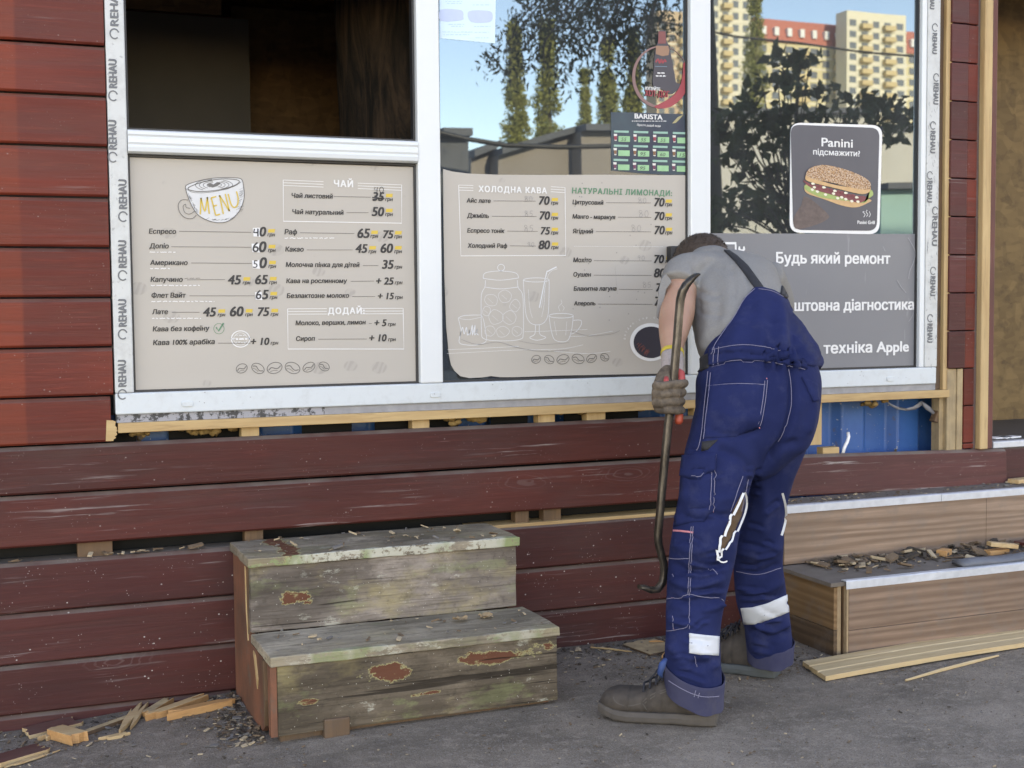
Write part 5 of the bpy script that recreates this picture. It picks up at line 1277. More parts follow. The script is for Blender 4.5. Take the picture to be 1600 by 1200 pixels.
def _cloth(name, a, b, dust, dn=.5, weave=900, rough=.85):
    t = NT(name); n = t.noise(5, None, 5, .6); m = t.noise(11, None, 7, .72); wv = t.noise(weave, None, 1)
    c = t.mix(t.ramp(n, (.35, 0.), (.65, 1.)), a, b); c = t.mix(t.math('MULTIPLY', t.ramp(m, (.52, 0.), (.72, 1.)), dn*.35), c, dust)
    fold = t.noise(13, t.map((1, 1, .55)), 4, .6, .6)
    nb = t.bump(fold, .22, .012); nb = t.bump(wv, .12, .0006, nb)
    return t.done(c, rough, nb, spec=.12)
M['navy'] = _cloth('navy_workwear', (.0080, .0150, .058), (.0130, .0225, .080), (.05, .058, .11), 1.1)
M['navy_dirty'] = _cloth('navy_workwear_dusty', (.034, .037, .075), (.058, .060, .10), (.10, .092, .09), 1.2)
def _tee():
    t = NT('grey_marl_jersey'); n = t.noise(160, t.map((1, 1, 2.5)), 3, .7); b_ = t.noise(6, None, 4); s_ = t.noise(17, None, 5, .7)
    c = t.mix(n, (.165, .158, .147), (.255, .245, .228)); c = t.mix(t.math('MULTIPLY', t.ramp(s_, (.5, 0.), (.75, 1.)), .3), c, (.20, .18, .15))
    fold = t.noise(11, t.map((1, 1, .6)), 4, .6, .8); return t.done(c, .9, t.bump(fold, .25, .014), spec=.15)
M['tee'] = _tee()
def _skin():
    t = NT('skin'); n = t.noise(28, None, 5, .65); m = t.noise(7, None, 3)
    c = t.mix(t.ramp(m, (.35, 0.), (.65, 1.)), (.36, .185, .122), (.455, .25, .165)); c = t.mix(t.math('MULTIPLY', t.ramp(n, (.5, 0.), (.7, 1.)), .3), c, (.33, .13, .10))
    return t.done(c, .55, t.bump(n, .1, .002), **{'Subsurface Weight': .08, 'Subsurface Scale': .01})
M['skin'] = _skin()
def _hair():
    t = NT('short_hair'); n = t.noise(1, t.map((320, 320, 60)), 3, .7); return t.done(t.mix(t.ramp(n, (.35, 0.), (.65, 1.)), (.022, .014, .010), (.075, .048, .034)), .7, t.bump(n, .8, .003))
M['hair'] = _hair()
def _glove():
    t = NT('dirty_glove'); n = t.noise(24, None, 6, .7); b_ = t.noise(60, None, 4); c = t.mix(t.ramp(n, (.38, 0.), (.62, 1.)), (.06, .045, .034), (.15, .112, .08))
    c = t.mix(t.ramp(b_, (.62, 0.), (.74, .5)), c, (.20, .15, .12)); return t.done(c, .8, t.bump(n, .5, .003), spec=.3)
M['glove'] = _glove(); M['glove_red'] = plain('red_rubber_palm', (.38, .05, .045), .6, .3, 40, .2); M['knit'] = plain('grey_knit_cuff', (.32, .27, .25), .95, .3, 160, .8); M['cuff_yellow'] = plain('yellow_cuff_edge', (.50, .36, .05), .9, .2, 80)
M['boot'] = plain('brown_grey_nubuck', (.046, .036, .029), .8, .75, 34, .7); M['sole'] = plain('dusty_sole', (.068, .057, .048), .75, .4, 26, .4); M['sole_grey'] = plain('grey_sole', (.06, .07, .07), .7, .35, 26, .4)
M['lace'] = plain('black_lace', (.015, .017, .025), .8, .3, 60); M['strap'] = plain('black_elastic', (.014, .014, .016), .75, .3, 90, .3)
M['stitch'] = plain('pale_stitching', (.15, .145, .21), .8, .3, 300, 0); M['stitch_red'] = plain('red_bar_tack', (.55, .18, .2), .8, .2, 60, 0)
M['reflex'] = plain('reflective_tape', (.50, .53, .56), .5, .08, 20, .15); M['zip'] = plain('white_zip', (.6, .61, .61), .6, .1, 60, .1); M['lining'] = plain('brown_pad_lining', (.095, .052, .026), .9, .3, 120, .4)
def _steel():
    t = NT('bare_steel_bar'); n = t.noise(26, t.map((1, 1, .35)), 6, .7); z = t.noise(5, None, 3)
    c = t.mix(t.ramp(n, (.4, 0.), (.65, 1.)), (.05, .043, .036), (.15, .13, .11)); return t.done(c, .38, t.bump(n, .2, .002), .85)
M['steel'] = _steel()

man = thing('person', 'man in navy bib overalls and grey T-shirt bending forward, gloved hand gripping a crowbar', 'person', (2.05, -.78, 0))
tors = [key(1181, 600, -.78, 88, .115), key(1179, 565, -.745, 78, .112), key(1168, 530, -.67, 80, .115), key(1158, 495, -.575, 77, .118), key(1146, 462, -.475, 77, .115), key(1131, 437, -.385, 84, .098), key(1122, 424, -.33, 62, .08)]
# hidden body: one skin surface
b = MB()
loft(b, [(c, a*.86, d*.82) for c, a, d in tors], 28)
loft(b, [key(1114, 424, -.335, 26, .045), key(1107, 417, -.27, 24, .045), key(1100, 411, -.22, 24, .05)], 20)
hc = at(1097, 409, -.215); hax = Vector((-.18, .80, -.18)).normalized()          # crown points to the window, face down
hup = Vector((0, 0, 1)); hback = (hup-hax*hup.dot(hax)).normalized()              # back of the head faces up
hs = hax.cross(hback)
ballish(b, hc+hax*.008, .077, .094, .112, hax, hs, 24, 14); ballish(b, hc-hback*.03-hax*.065, .055, .065, .07, hax, hs, 20, 10)
ballish(b, hc-hback*.098-hax*.02, .014, .022, .028, hax, hs, 10, 8); ballish(b, hc-hback*.082-hax*.075, .028, .018, .012, hax, hs, 12, 8)
for s_ in (-1, 1): ballish(b, hc+hs*s_*.078-hax*.012, .011, .020, .031, hax, hs, 12, 8)
loft(b, [key(1083, 430, -.395, 33, .058), key(1068, 440, -.43, 27, .052), key(1062, 460, -.49, 26, .05), key(1058, 488, -.565, 27.5, .05), key(1053.5, 512, -.625, 24.5, .046), key(1050.5, 538, -.685, 18.5, .035), key(1050.5, 556, -.725, 15.5, .028), key(1050, 575, -.755, 15, .026)], 24)
loft(b, [key(1192, 442, -.35, 26, .05), key(1198, 475, -.31, 22, .045), key(1196, 520, -.27, 20, .04), key(1188, 560, -.22, 17, .034), key(1182, 590, -.17, 14, .026), key(1176, 604, -.15, 13, .02)], 20)
loft(b, [key(1150, 640, -.80, 45, .09), key(1112, 790, -.86, 36, .07), key(1097, 870, -.875, 30, .055), key(1083, 1040, -.895, 26, .045), key(1085, 1085, -.895, 24, .045)], 20)
loft(b, [key(1215, 640, -.77, 45, .09), key(1187, 780, -.69, 34, .07), key(1185, 880, -.655, 28, .055), key(1203, 1000, -.595, 24, .045), key(1203, 1030, -.59, 22, .045)], 20)
body = fuse(b, 'body', M['skin'], man, .0055, 5)
# hair: short cap over crown and back of the head
b = MB(); rr = []
for i in range(16):
    th = math.pi*(i+.3)/17; ring = []
    for j in range(40):
        f = 2*math.pi*j/40; dz = -math.cos(th); up_ = math.sin(f)*math.sin(th)
        keep = .5+.5*math.tanh((up_*1.2+dz*.5+.25)*7)
        k = 1.0+.035*keep-.05*(1-keep)+.006*mnoise.noise(Vector((math.cos(f)*6, math.sin(f)*6, i*.7)))
        ring.append(hc+hax*.008+hax*.113*k*dz+(hs*.078*math.cos(f)+hback*.095*math.sin(f))*math.sin(th)*k)
    rr.append(ring)
b.rings(rr); rh = random.Random(2); V_ = [Vector(v) for v in b.v]; n_ = 40
for q in range(5200):                                                             # cropped hairs
    i = rh.randrange(14); j = rh.randrange(40); p = V_[i*n_+j].lerp(V_[(i+1)*n_+(j+1) % n_], rh.random()).lerp(V_[i*n_+(j+1) % n_], rh.random()*.5)
    nn = (p-hc).normalized(); 
    if nn.dot(hback)*1.2+nn.dot(hax)*.5 < -.1: continue
    d = (nn*.6-hax*.75+Vector((rh.gauss(0, .3), rh.gauss(0, .3), rh.gauss(0, .3)))).normalized(); s2 = d.cross(nn).normalized()*.0009; l_ = rh.uniform(.004, .008)
    b.add([p-s2, p+s2, p+d*l_], [(0, 1, 2)])
hair = b.build('hair', M['hair'], man, smooth=True)
# T-shirt
b = MB(); loft(b, tors, 40)
loft(b, [key(1116, 421, -.345, 42, .07), key(1108, 413, -.285, 37, .068)], 28)
loft(b, [key(1100, 428, -.375, 46, .075), key(1076, 428, -.41, 36, .068), key(1064, 436, -.445, 30.5, .062), key(1060, 449, -.485, 30, .058)], 28, close=(True, False))
loft(b, [key(1190, 440, -.37, 40, .075), key(1212, 462, -.35, 27, .06), key(1216, 480, -.335, 25, .055)], 24)
tee = fuse(b, 't_shirt', M['tee'], man, .0048, 6)
sculpt(tee, [([(1085, 440), (1092, 470), (1088, 510)], 4, -.008), ([(1090, 452), (1110, 462), (1128, 460)], 2.5, -.005), ([(1088, 462), (1108, 474), (1124, 474)], 2.5, .005), ([(1086, 480), (1104, 492), (1130, 492)], 2.8, -.005), ([(1140, 415), (1148, 440), (1146, 470)], 3, -.005), ([(1165, 425), (1172, 448), (1176, 462)], 2.5, -.004), ([(1200, 430), (1206, 450), (1214, 462)], 2.5, -.005), ([(1100, 400), (1120, 404), (1140, 400)], 2, .003), ([(1076, 550), (1092, 552), (1106, 540)], 2.2, .005), ([(1098, 430), (1108, 470), (1104, 520), (1090, 555)], 7, .007), ([(1118, 470), (1125, 500), (1112, 535)], 6, -.005), ([(1135, 430), (1140, 470), (1128, 510)], 8, .006), ([(1085, 430), (1110, 415), (1135, 418)], 5, -.005), ([(1078, 395), (1086, 420), (1084, 445)], 3.5, -.007), ([(1150, 410), (1180, 425), (1205, 445)], 6, .005), ([(1095, 545), (1110, 520), (1135, 500)], 5, .006), ([(1075, 545), (1090, 530), (1100, 500)], 4, -.004), ([(1040, 425), (1060, 432), (1084, 430)], 3, .004)], .0022, 10, k_=.75)
bt = tree_of(tee)
b = MB(); q = [(1041, 428), (1033, 436), (1029, 455), (1027, 480), (1026, 496), (1031, 501), (1036, 478), (1041, 452), (1050, 440)]
A_ = [at(x, y, -.52-.0006*(y-428)) for x, y in q]; n = len(A_)
b.add(A_+[p+Vector((.01, .02, 0)) for p in A_], [tuple(range(n)), tuple(range(2*n-1, n-1, -1))]+[((i+1) % n, i, n+i, n+(i+1) % n) for i in range(n)])
b.build('sleeve_flap', M['tee'], tee, bevel=.003)
# overalls
b = MB()
loft(b, [key(1150, 640, -.80, 62, .125), key(1134, 690, -.815, 58, .12), key(1121, 735, -.84, 56, .108), key(1111, 790, -.86, 51, .10), key(1101, 840, -.87, 51.5, .094), key(1096, 872, -.875, 51, .09), key(1087, 932, -.885, 46, .085), key(1082, 985, -.89, 42, .082), key(1082, 1030, -.895, 43, .082), key(1085, 1078, -.895, 43, .082)], 40)
loft(b, [key(1218, 640, -.775, 58, .125), key(1208, 690, -.755, 50, .118), key(1194, 735, -.73, 47, .105), key(1183, 790, -.69, 44, .096), key(1183, 840, -.67, 40, .088), key(1184, 880, -.655, 38, .082), key(1189, 932, -.635, 38.5, .08), key(1199, 975, -.61, 36, .075), key(1203, 1024, -.59, 34.5, .07)], 40)
loft(b, [key(1168, 722, -.79, 55, .10), key(1172, 690, -.80, 84, .135), key(1180, 655, -.81, 94, .155), key(1184, 620, -.80, 97, .152), key(1184, 592, -.785, 96, .14), key(1182, 572, -.765, 86, .13), key(1183, 556, -.735, 74, .122)], 44)
loft(b, [key(1214, 500, -.60, 24, .05), key(1236, 528, -.63, 26, .06), key(1262, 556, -.655, 21, .05), key(1280, 568, -.665, 11, .03)], 24)
ov = fuse(b, 'overalls', M['navy'], man, .005, 7)
S = []
for i, x in enumerate((1197, 1206, 1215, 1224, 1233, 1242, 1250)):                # elastic gathers at the waist
    S.append(([(x-2, 540), (x, 556), (x+3, 580)], 2.6, .006 if i % 2 else -.006))
rw = random.Random(11)
for (cxl, cyl, wl, y0_, y1_, k_) in ((1097, 870, 46, 835, 945, 12), (1083, 1010, 38, 955, 1050, 9), (1186, 880, 34, 840, 940, 9), (1200, 985, 30, 955, 1010, 6), (1115, 770, 48, 700, 830, 6), (1195, 760, 36, 720, 830, 6)):
    for q in range(k_):
        y = y0_+(y1_-y0_)*rw.random(); sd = rw.choice((-1, 1)); x0_ = cxl+sd*wl*rw.uniform(.6, 1); x1_ = x0_-sd*wl*rw.uniform(.5, 1.3); dy = rw.uniform(-14, 16); am = rw.uniform(.003, .0055); sg = rw.uniform(1.8, 3)
        L_ = [(x0_, y), ((x0_+x1_)/2, y+dy*.3+rw.uniform(-4, 4)), (x1_, y+dy)]
        S.append((L_, sg, -am)); S.append(([(a_, b_+sg*2) for a_, b_ in L_], sg, am*.9))
S += [([(1236, 580), (1239, 620), (1233, 660), (1215, 700), (1190, 735)], 4.5, -.011), ([(1110, 640), (1150, 655), (1195, 650)], 6, .005), ([(1105, 668), (1140, 680), (1190, 672)], 4, -.007), ([(1120, 700), (1155, 715), (1178, 735)], 5, -.008), ([(1200, 720), (1220, 700), (1248, 690)], 5, -.007),
      ([(1065, 770), (1095, 785), (1150, 775)], 6, .006), ([(1060, 800), (1100, 812), (1150, 800)], 5, -.006), ([(1050, 850), (1085, 862), (1140, 850)], 6, .007), ([(1048, 880), (1090, 892), (1140, 878)], 4.5, -.008), ([(1046, 905), (1085, 918), (1132, 902)], 5, .008), ([(1044, 930), (1080, 945), (1125, 930)], 4.5, -.007), ([(1095, 955), (1120, 948), (1130, 940)], 4, .007), ([(1042, 962), (1070, 972), (1110, 965)], 5, .005), ([(1060, 1025), (1085, 1040), (1120, 1030)], 5, -.009), ([(1085, 1010), (1105, 1030), (1122, 1042)], 5, .008), ([(1045, 1005), (1060, 1025), (1082, 1045)], 5, .007),
      ([(1150, 860), (1185, 868), (1222, 855)], 5, .007), ([(1150, 885), (1188, 895), (1220, 880)], 4.5, -.007), ([(1150, 915), (1185, 925), (1225, 908)], 5, .007), ([(1158, 940), (1190, 945), (1228, 928)], 4, -.004), ([(1170, 985), (1200, 998), (1232, 985)], 4.5, -.009), ([(1180, 975), (1210, 988), (1234, 972)], 4, .007), ([(1188, 740), (1195, 790), (1190, 840)], 7, .006), ([(1172, 760), (1165, 800), (1152, 850)], 5, -.006),
      ([(1240, 520), (1258, 545), (1275, 562)], 5, .008), ([(1228, 515), (1246, 545), (1262, 566)], 4, -.008), ([(1265, 610), (1272, 640), (1262, 680)], 5, .006), ([(1110, 605), (1108, 650), (1100, 700)], 4, .004), ([(1095, 740), (1090, 780), (1075, 820)], 5, .004)]
sculpt(ov, S, .0028, 9)
bo = tree_of(ov); bb = tree_of(tee, ov)
bib = patch(bb, [(1179, 450), (1192, 450), (1210, 455), (1226, 465), (1241, 488), (1262, 521), (1286, 553), (1292, 568), (1284, 577), (1262, 571), (1240, 566), (1200, 556), (1150, 550), (1112, 556), (1116, 541), (1130, 520), (1146, 497), (1161, 469)], .007, 'bib_back', M['navy'], ov, 4.5, .006, puff=.003)
sculpt(bib, [([(1215, 465), (1225, 505), (1226, 550)], 4, .008), ([(1236, 490), (1240, 525), (1246, 560)], 4, -.008), ([(1204, 480), (1208, 520), (1206, 555)], 4, -.006), ([(1186, 470), (1190, 510), (1188, 550)], 6, .005), ([(1250, 520), (1266, 545), (1280, 566)], 4, .007), ([(1150, 505), (1150, 530), (1140, 550)], 6, .004), ([(1218, 545), (1228, 556), (1238, 566)], 3, -.006)], .0016, 14)
bib.modifiers.new('s', 'SMOOTH').iterations = 2
be = tree_of(tee, ov, bib)
band = patch(be, [(1110, 547), (1150, 539), (1190, 541), (1222, 549), (1257, 566), (1259, 578), (1240, 573), (1200, 565), (1150, 563), (1110, 572)], .010, 'waistband', M['navy'], ov, 4, .010, puff=.002)
sculpt(band, [([(x, 538), (x+3, 580)], 2.2, a) for x, a in ((1196, .005), (1204, -.005), (1212, .005), (1220, -.005), (1228, .005), (1236, -.005), (1244, .005), (1252, -.005))], .001, 20)
patch(be, [(1085, 563), (1096, 558), (1111, 551), (1112, 562), (1107, 575), (1096, 580), (1087, 582)], .004, 'side_elastic', M['strap'], ov, 4, .004)
patch(bo, [(1106, 600), (1150, 597), (1198, 599), (1194, 632), (1187, 667), (1150, 682), (1097, 685), (1102, 640)], .0035, 'back_pocket', M['navy'], ov, 5, .004, puff=.003)
patch(bo, [(1097, 690), (1122, 687), (1106, 703), (1096, 705)], .0012, 'dark_patch', M['strap'], ov, 4, .002)
pk = patch(bo, [(1068, 742), (1117, 738), (1114, 798), (1108, 803), (1100, 815), (1080, 816), (1050, 824), (1058, 800), (1063, 775)], .005, 'cargo_pocket', M['navy'], ov, 4.5, .006, puff=.005)
patch(bo, [(1070, 712), (1119, 708), (1118, 734), (1106, 738), (1095, 748), (1080, 747), (1066, 744)], .010, 'pocket_flap', M['navy'], pk, 4.5, .005, puff=.002)
patch(bo, [(1252, 590), (1276, 600), (1280, 625), (1270, 628), (1262, 610)], .006, 'hip_pocket_flap', M['navy'], ov, 4, .005)
patch(bo, [(1159, 770), (1163, 785), (1158, 806), (1147, 830), (1133, 855), (1119, 874), (1123, 852), (1135, 822), (1146, 795)], .0015, 'knee_pad_opening', M['lining'], ov, 3.5, .002)
zb = MB(); seam(bo, zb, [(1119, 874), (1124, 850), (1136, 820), (1148, 793), (1159, 767)], .0072, .0095, win=3); seam(bo, zb, [(1159, 767), (1163, 785), (1157, 808), (1146, 832), (1132, 856), (1119, 874)], .0055, .0095, win=3); seam(bo, zb, [(1117, 872), (1126, 875), (1134, 873)], .004, .011)
zb.build('zip_fastener', M['zip'], ov)
zb = MB(); seam(bo, zb, [(1221, 768), (1226, 790), (1226, 812), (1219, 838)], .007, .004); zb.build('zip_fastener', M['zip'], ov)
for nm, pts in (('reflective_band', [(1077, 989), (1100, 992), (1123, 994), (1122, 1024), (1100, 1023), (1077, 1020)]), ('reflective_band', [(1158, 950), (1175, 949), (1198, 943), (1230, 929), (1232, 956), (1205, 967), (1180, 975), (1163, 975)])):
    patch(bo, pts, .003, nm, M['reflex'], ov, 4, .003)
sb = MB(); b2 = tree_of(ov, bib, band, pk)
for pts in ([(1112, 553), (1118, 540), (1132, 519), (1148, 496), (1163, 468), (1181, 452)], [(1183, 453), (1205, 456), (1224, 466)], [(1112, 548), (1150, 540), (1190, 542), (1222, 550)], [(1110, 572), (1150, 564), (1200, 566), (1240, 574), (1258, 579)], [(1124, 541), (1122, 571)], [(1117, 542), (1115, 572)],
            [(1108, 578), (1103, 630), (1096, 690), (1088, 706)], [(1112, 580), (1107, 630), (1100, 688)], [(1105, 604), (1150, 600), (1198, 602)], [(1199, 592), (1195, 630), (1187, 667)], [(1195, 593), (1191, 630), (1184, 664)], [(1229, 574), (1237, 610), (1236, 640), (1226, 668), (1213, 690)], [(1071, 715), (1118, 711)], [(1119, 709), (1117, 735), (1114, 800)], [(1114, 711), (1112, 737), (1109, 798)], [(1067, 742), (1080, 744), (1094, 745), (1106, 736), (1116, 732)],
            [(1084, 820), (1081, 870), (1078, 930), (1077, 985)], [(1081, 820), (1078, 870), (1075, 930)], [(1046, 872), (1062, 873), (1079, 871)], [(1043, 936), (1060, 934), (1079, 930), (1105, 931), (1131, 938)], [(1042, 986), (1058, 984), (1077, 976)], [(1160, 742), (1150, 770), (1140, 800)], [(1168, 746), (1156, 800)], [(1107, 893), (1110, 888), (1121, 898)], [(1150, 892), (1185, 898), (1221, 886)], [(1086, 1022), (1088, 1045)], [(1052, 895), (1054, 905)], [(1052, 960), (1054, 985)]):
    seam(b2, sb, pts, .0019, .0048)
sb.build('stitching', M['stitch'], ov)
sb = MB()
for pts in ([(1195, 593), (1200, 592)], [(1185, 668), (1188, 666)], [(1051, 936), (1053, 932)], [(1112, 799), (1116, 797)], [(1054, 984), (1055, 980)]): seam(b2, sb, pts, .004, .0055, curve=False)
seam(b2, sb, [(1050, 829), (1068, 830), (1085, 832)], .005, .004); sb.build('red_trim', M['stitch_red'], ov)
# braces
patch(bt, [(1131, 392), (1140, 393), (1152, 401), (1168, 416), (1180, 432), (1192, 449), (1192, 452), (1180, 452), (1172, 441), (1160, 424), (1148, 409)], .005, 'strap', M['strap'], ov, 4, .005)
patch(be, [(1221, 447), (1224, 449), (1231, 463), (1229, 467), (1219, 460)], .005, 'strap', M['strap'], ov, 3, .005)
# trouser turn-ups
def turnup(keys, tilt, h_, nm):
    b = MB(); rr = []; n = 40
    c, rx, ry = keys
    for u, k in ((0, 1.0), (.5, 1.03), (1, 1.06), (1.04, 1.04), (1.0, 1.0), (.5, .97), (0, .94), (-.03, .97)):
        ring = []
        for j in range(n):
            a = 2*math.pi*j/n; p = c+RH*rx*k*math.cos(a)+Vector((-RH.y, RH.x, 0))*ry*k*math.sin(a)
            p.z += h_*u+tilt[0]*math.cos(a)+tilt[1]*math.sin(a)+.006*mnoise.noise(Vector((math.cos(a)*1.7, math.sin(a)*1.7, u)))
            p += (p-c).normalized()*.004*mnoise.noise(Vector((math.cos(a)*3, math.sin(a)*3, u*2+5)))
            ring.append(p)
        rr.append(ring)
    rr.append(rr[0]); b.rings(rr, cap=False); o = b.build(nm, M['navy_dirty'], ov, smooth=True, sub=1)
    return o
c = at(1084, 1086, -.895); t1 = turnup((c, 46*mpp(c), .093), (-.022, .028), .078, 'turn_up')
c = at(1203, 1029, -.59); t2 = turnup((c, 36*mpp(c), .078), (.004, .02), .058, 'turn_up')
bb2 = tree_of(t1, t2); sb = MB()
for pts in ([(1044, 1038), (1065, 1043), (1095, 1056), (1124, 1058)], [(1045, 1062), (1065, 1075), (1095, 1088), (1124, 1087)], [(1092, 1056), (1084, 1090)], [(1098, 1057), (1090, 1092)], [(1175, 997), (1200, 1006), (1234, 1005)]): seam(bb2, sb, pts, .0022, .004)
sb.build('turn_up_stitching', M['stitch'], ov)
sb = MB(); c = at(1036, 1040, -.93); sb.tube([at(1040, 1030, -.95), at(1035, 1038, -.96), at(1031, 1052, -.955), at(1034, 1058, -.945)], [.006, .010, .008, .004], 8); sb.build('blue_tab', plain('bright_blue_tab', (.012, .05, .16), .7, .3, 60), ov, smooth=True)
# boots
def boot(heel, toe, nm, solemat, w0=.046):
    heel, toe = Vector(heel), Vector(toe); d = toe-heel; L = d.length; d.normalize(); s_ = Vector((0, 0, 1)).cross(d)
    prof = [(0.0, .030, .02, .085), (.04, .037, .012, .115), (.12, .042, .012, .130), (.22, .044, .012, .142), (.34, .044, .012, .145), (.44, .046, .014, .130), (.54, .049, .016, .110), (.64, .052, .018, .094), (.76, .055, .020, .090), (.87, .051, .022, .088), (.95, .040, .025, .078), (1.0, .022, .032, .060)]
    b = MB(); rr = []
    for t, w_, z0, z1 in prof:
        c = heel+d*L*t; ring = []
        for j in range(24):
            a = 2*math.pi*j/24; cx, sx = math.cos(a), math.sin(a); ww = w_*(1 if sx < 0 else (1-.35*sx**2 if t < .5 else 1-.12*sx**2))
            z = (z0+z1)/2+(z1-z0)/2*math.copysign(abs(sx)**.75, sx)
            ring.append(c+s_*ww*math.copysign(abs(cx)**.8, cx)+Vector((0, 0, z)))
        rr.append(ring)
    b.rings(rr)
    ank = heel+d*L*.20
    loft(b, [(ank+Vector((0, 0, .06)), .052, .044), (ank+d*.006+Vector((0, 0, .11)), .048, .040), (ank+d*.004+Vector((0, 0, .165)), .050, .043)], 20, side=d)
    up_ = fuse(b, nm, M['boot'], man, .004, 4)
    cr = []
    me = up_.data
    for v in me.vertices:                                                            # creases and a raised toe cap
        t = (v.co-heel).dot(d)/L; k = 0
        if v.co.z > .03:
            k -= .0035*math.exp(-((t-.60)/.018)**2)+.003*math.exp(-((t-.53)/.016)**2)+.003*math.exp(-((t-.43)/.016)**2); k += .0025*(1 if t > .74 else 0)
        v.co += v.normal*(k+.0014*mnoise.noise(v.co*38))
    b = MB(); rr = []
    for t, w_, z0, z1 in prof:
        c = heel+d*(L*t+(-.006 if t == 0 else .008 if t == 1 else 0)); lift = .018*max(0, (t-.78)/.22)**2+.010*max(0, .5-abs(t-.36)*6)*.5
        hh = .034+.010*max(0, 1-t*4)
        w2 = w_+.006
        rr.append([c+s_*w2*u+Vector((0, 0, z)) for u, z in ((-.9, lift+.002), (-1, lift+.007), (-1.02, hh*.62+lift), (-.93, hh+lift*.8), (.93, hh+lift*.8), (1.02, hh*.62+lift), (1, lift+.007), (.9, lift+.002))])
    b.rings(rr); b.build('sole', solemat, up_, smooth=False, bevel=.003)
    b = MB()
    for k in range(5):
        t = .36+.055*k; c = heel+d*L*t; z = .158-.012*k
        b.tube([c-s_*.034+Vector((0, 0, z-.022)), c-s_*.012+Vector((0, 0, z)), c+s_*.012+d*.012+Vector((0, 0, z)), c+s_*.034+d*.012+Vector((0, 0, z-.022))], .0033, 6)
    c = heel+d*L*.40+Vector((0, 0, .152))
    for a, l in ((1, .055), (-1, .05)):
        b.tube([c, c+s_*a*.02+Vector((0, 0, .016)), c+s_*a*.04+d*.01+Vector((0, 0, .004)), c+s_*a*.045+d*.03-Vector((0, 0, .03))], .0028, 6); b.tube([c, c+s_*a*.016+d*.03+Vector((0, 0, .0)), c+s_*a*.03+d*l-Vector((0, 0, .03))], .0028, 6)
    b.build('laces', M['lace'], up_, smooth=True)
    return up_
lb = boot(ground(1118, 1131), ground(941, 1118), 'boot', M['sole'])
sb = MB(); bt_ = tree_of(lb)
for pts in ([(1003, 1098), (1020, 1084), (1045, 1076)], [(1003, 1098), (1012, 1110), (1022, 1119)], [(958, 1088), (964, 1099), (985, 1103), (1003, 1098)], [(1006, 1100), (1023, 1087), (1046, 1079)], [(1060, 1102), (1090, 1108), (1118, 1106)]): seam(bt_, sb, pts, .003, .0008)
sb.build('boot_seams', M['sole'], lb)
boot((2.315, -.605, 0), (2.115, -.355, 0), 'boot', M['sole_grey'])
# glove closed round the bar
YBAR = -.80
b = MB()
loft(b, [key(1050.5, 580, -.765, 16.5, .028), key(1043, 593, -.772, 19, .030), key(1036, 608, -.783, 17, .030), key(1033, 624, -.788, 15, .029), key(1035, 640, -.79, 13, .026)], 20)
for k, (y0, y1, xt, r_) in enumerate(((603, 600, 1072, .0125), (616, 614, 1069, .0128), (629, 628, 1067, .0125), (640, 642, 1068, .0112))):
    lx = 1025+(k > 2)*5
    pts = [at(lx+6, y0-2, YBAR+.006), at(lx, y0, YBAR-.012), at(lx+8, y0+1, YBAR-.025), at(1046, y0+.6*(y1-y0), YBAR-.0275), at(xt-10, y1, YBAR-.024), at(xt-2, y1-1, YBAR-.008), at(xt-3, y1-1, YBAR+.010), at(xt-14, y1, YBAR+.014)]
    b.tube([Vector(p) for p in smooth_line([tuple(p) for p in pts], 4)] if False else pts, [r_*.95, r_*1.08, r_*1.05, r_, r_*1.04, r_*.98, r_*.9, r_*.7], 12)
gl = fuse(b, 'glove', M['glove'], man, .0026, 3)
me = gl.data
for v in me.vertices: v.co += v.normal*.0012*mnoise.noise(v.co*70)
b = MB(); loft(b, [key(1050, 584, -.762, 18, .031), key(1050.5, 570, -.748, 17.5, .031), key(1050.5, 555, -.728, 17.5, .031)], 24, close=(False, False)); b.build('knit_cuff', M['knit'], gl, smooth=True)
b = MB(); loft(b, [key(1050.5, 555.5, -.729, 18.2, .0325), key(1050.5, 550.5, -.721, 18.2, .0325)], 24, close=(False, False)); b.build('cuff_edge', M['cuff_yellow'], gl, smooth=True)
b = MB(); b.tube([at(1041, 590, YBAR-.005), at(1041, 598, YBAR-.016), at(1045, 602, YBAR-.02)], [.007, .009, .006], 10); b.tube([at(1056, 580, YBAR+.02), at(1063, 584, YBAR+.008), at(1065, 595, YBAR+.002), at(1060, 600, YBAR+.0)], [.013, .014, .013, .010], 12)
b.build('thumb', M['glove_red'], gl, smooth=True)
# second glove (hidden hand on the sill)
b = MB(); hp = at(1175, 606, -.15); ballish(b, hp, .042, .03, .05)
for k in range(4): b.tube([hp+Vector((-.03+.02*k, .02, -.02)), hp+Vector((-.032+.022*k, .06, -.03)), hp+Vector((-.032+.022*k, .09, -.05))], [.011, .011, .008], 8)
b.tube([hp+Vector((.035, 0, 0)), hp+Vector((.06, .03, -.01)), hp+Vector((.06, .06, -.02))], [.012, .012, .009], 8)
fuse(b, 'glove', M['glove'], man, .004, 2)
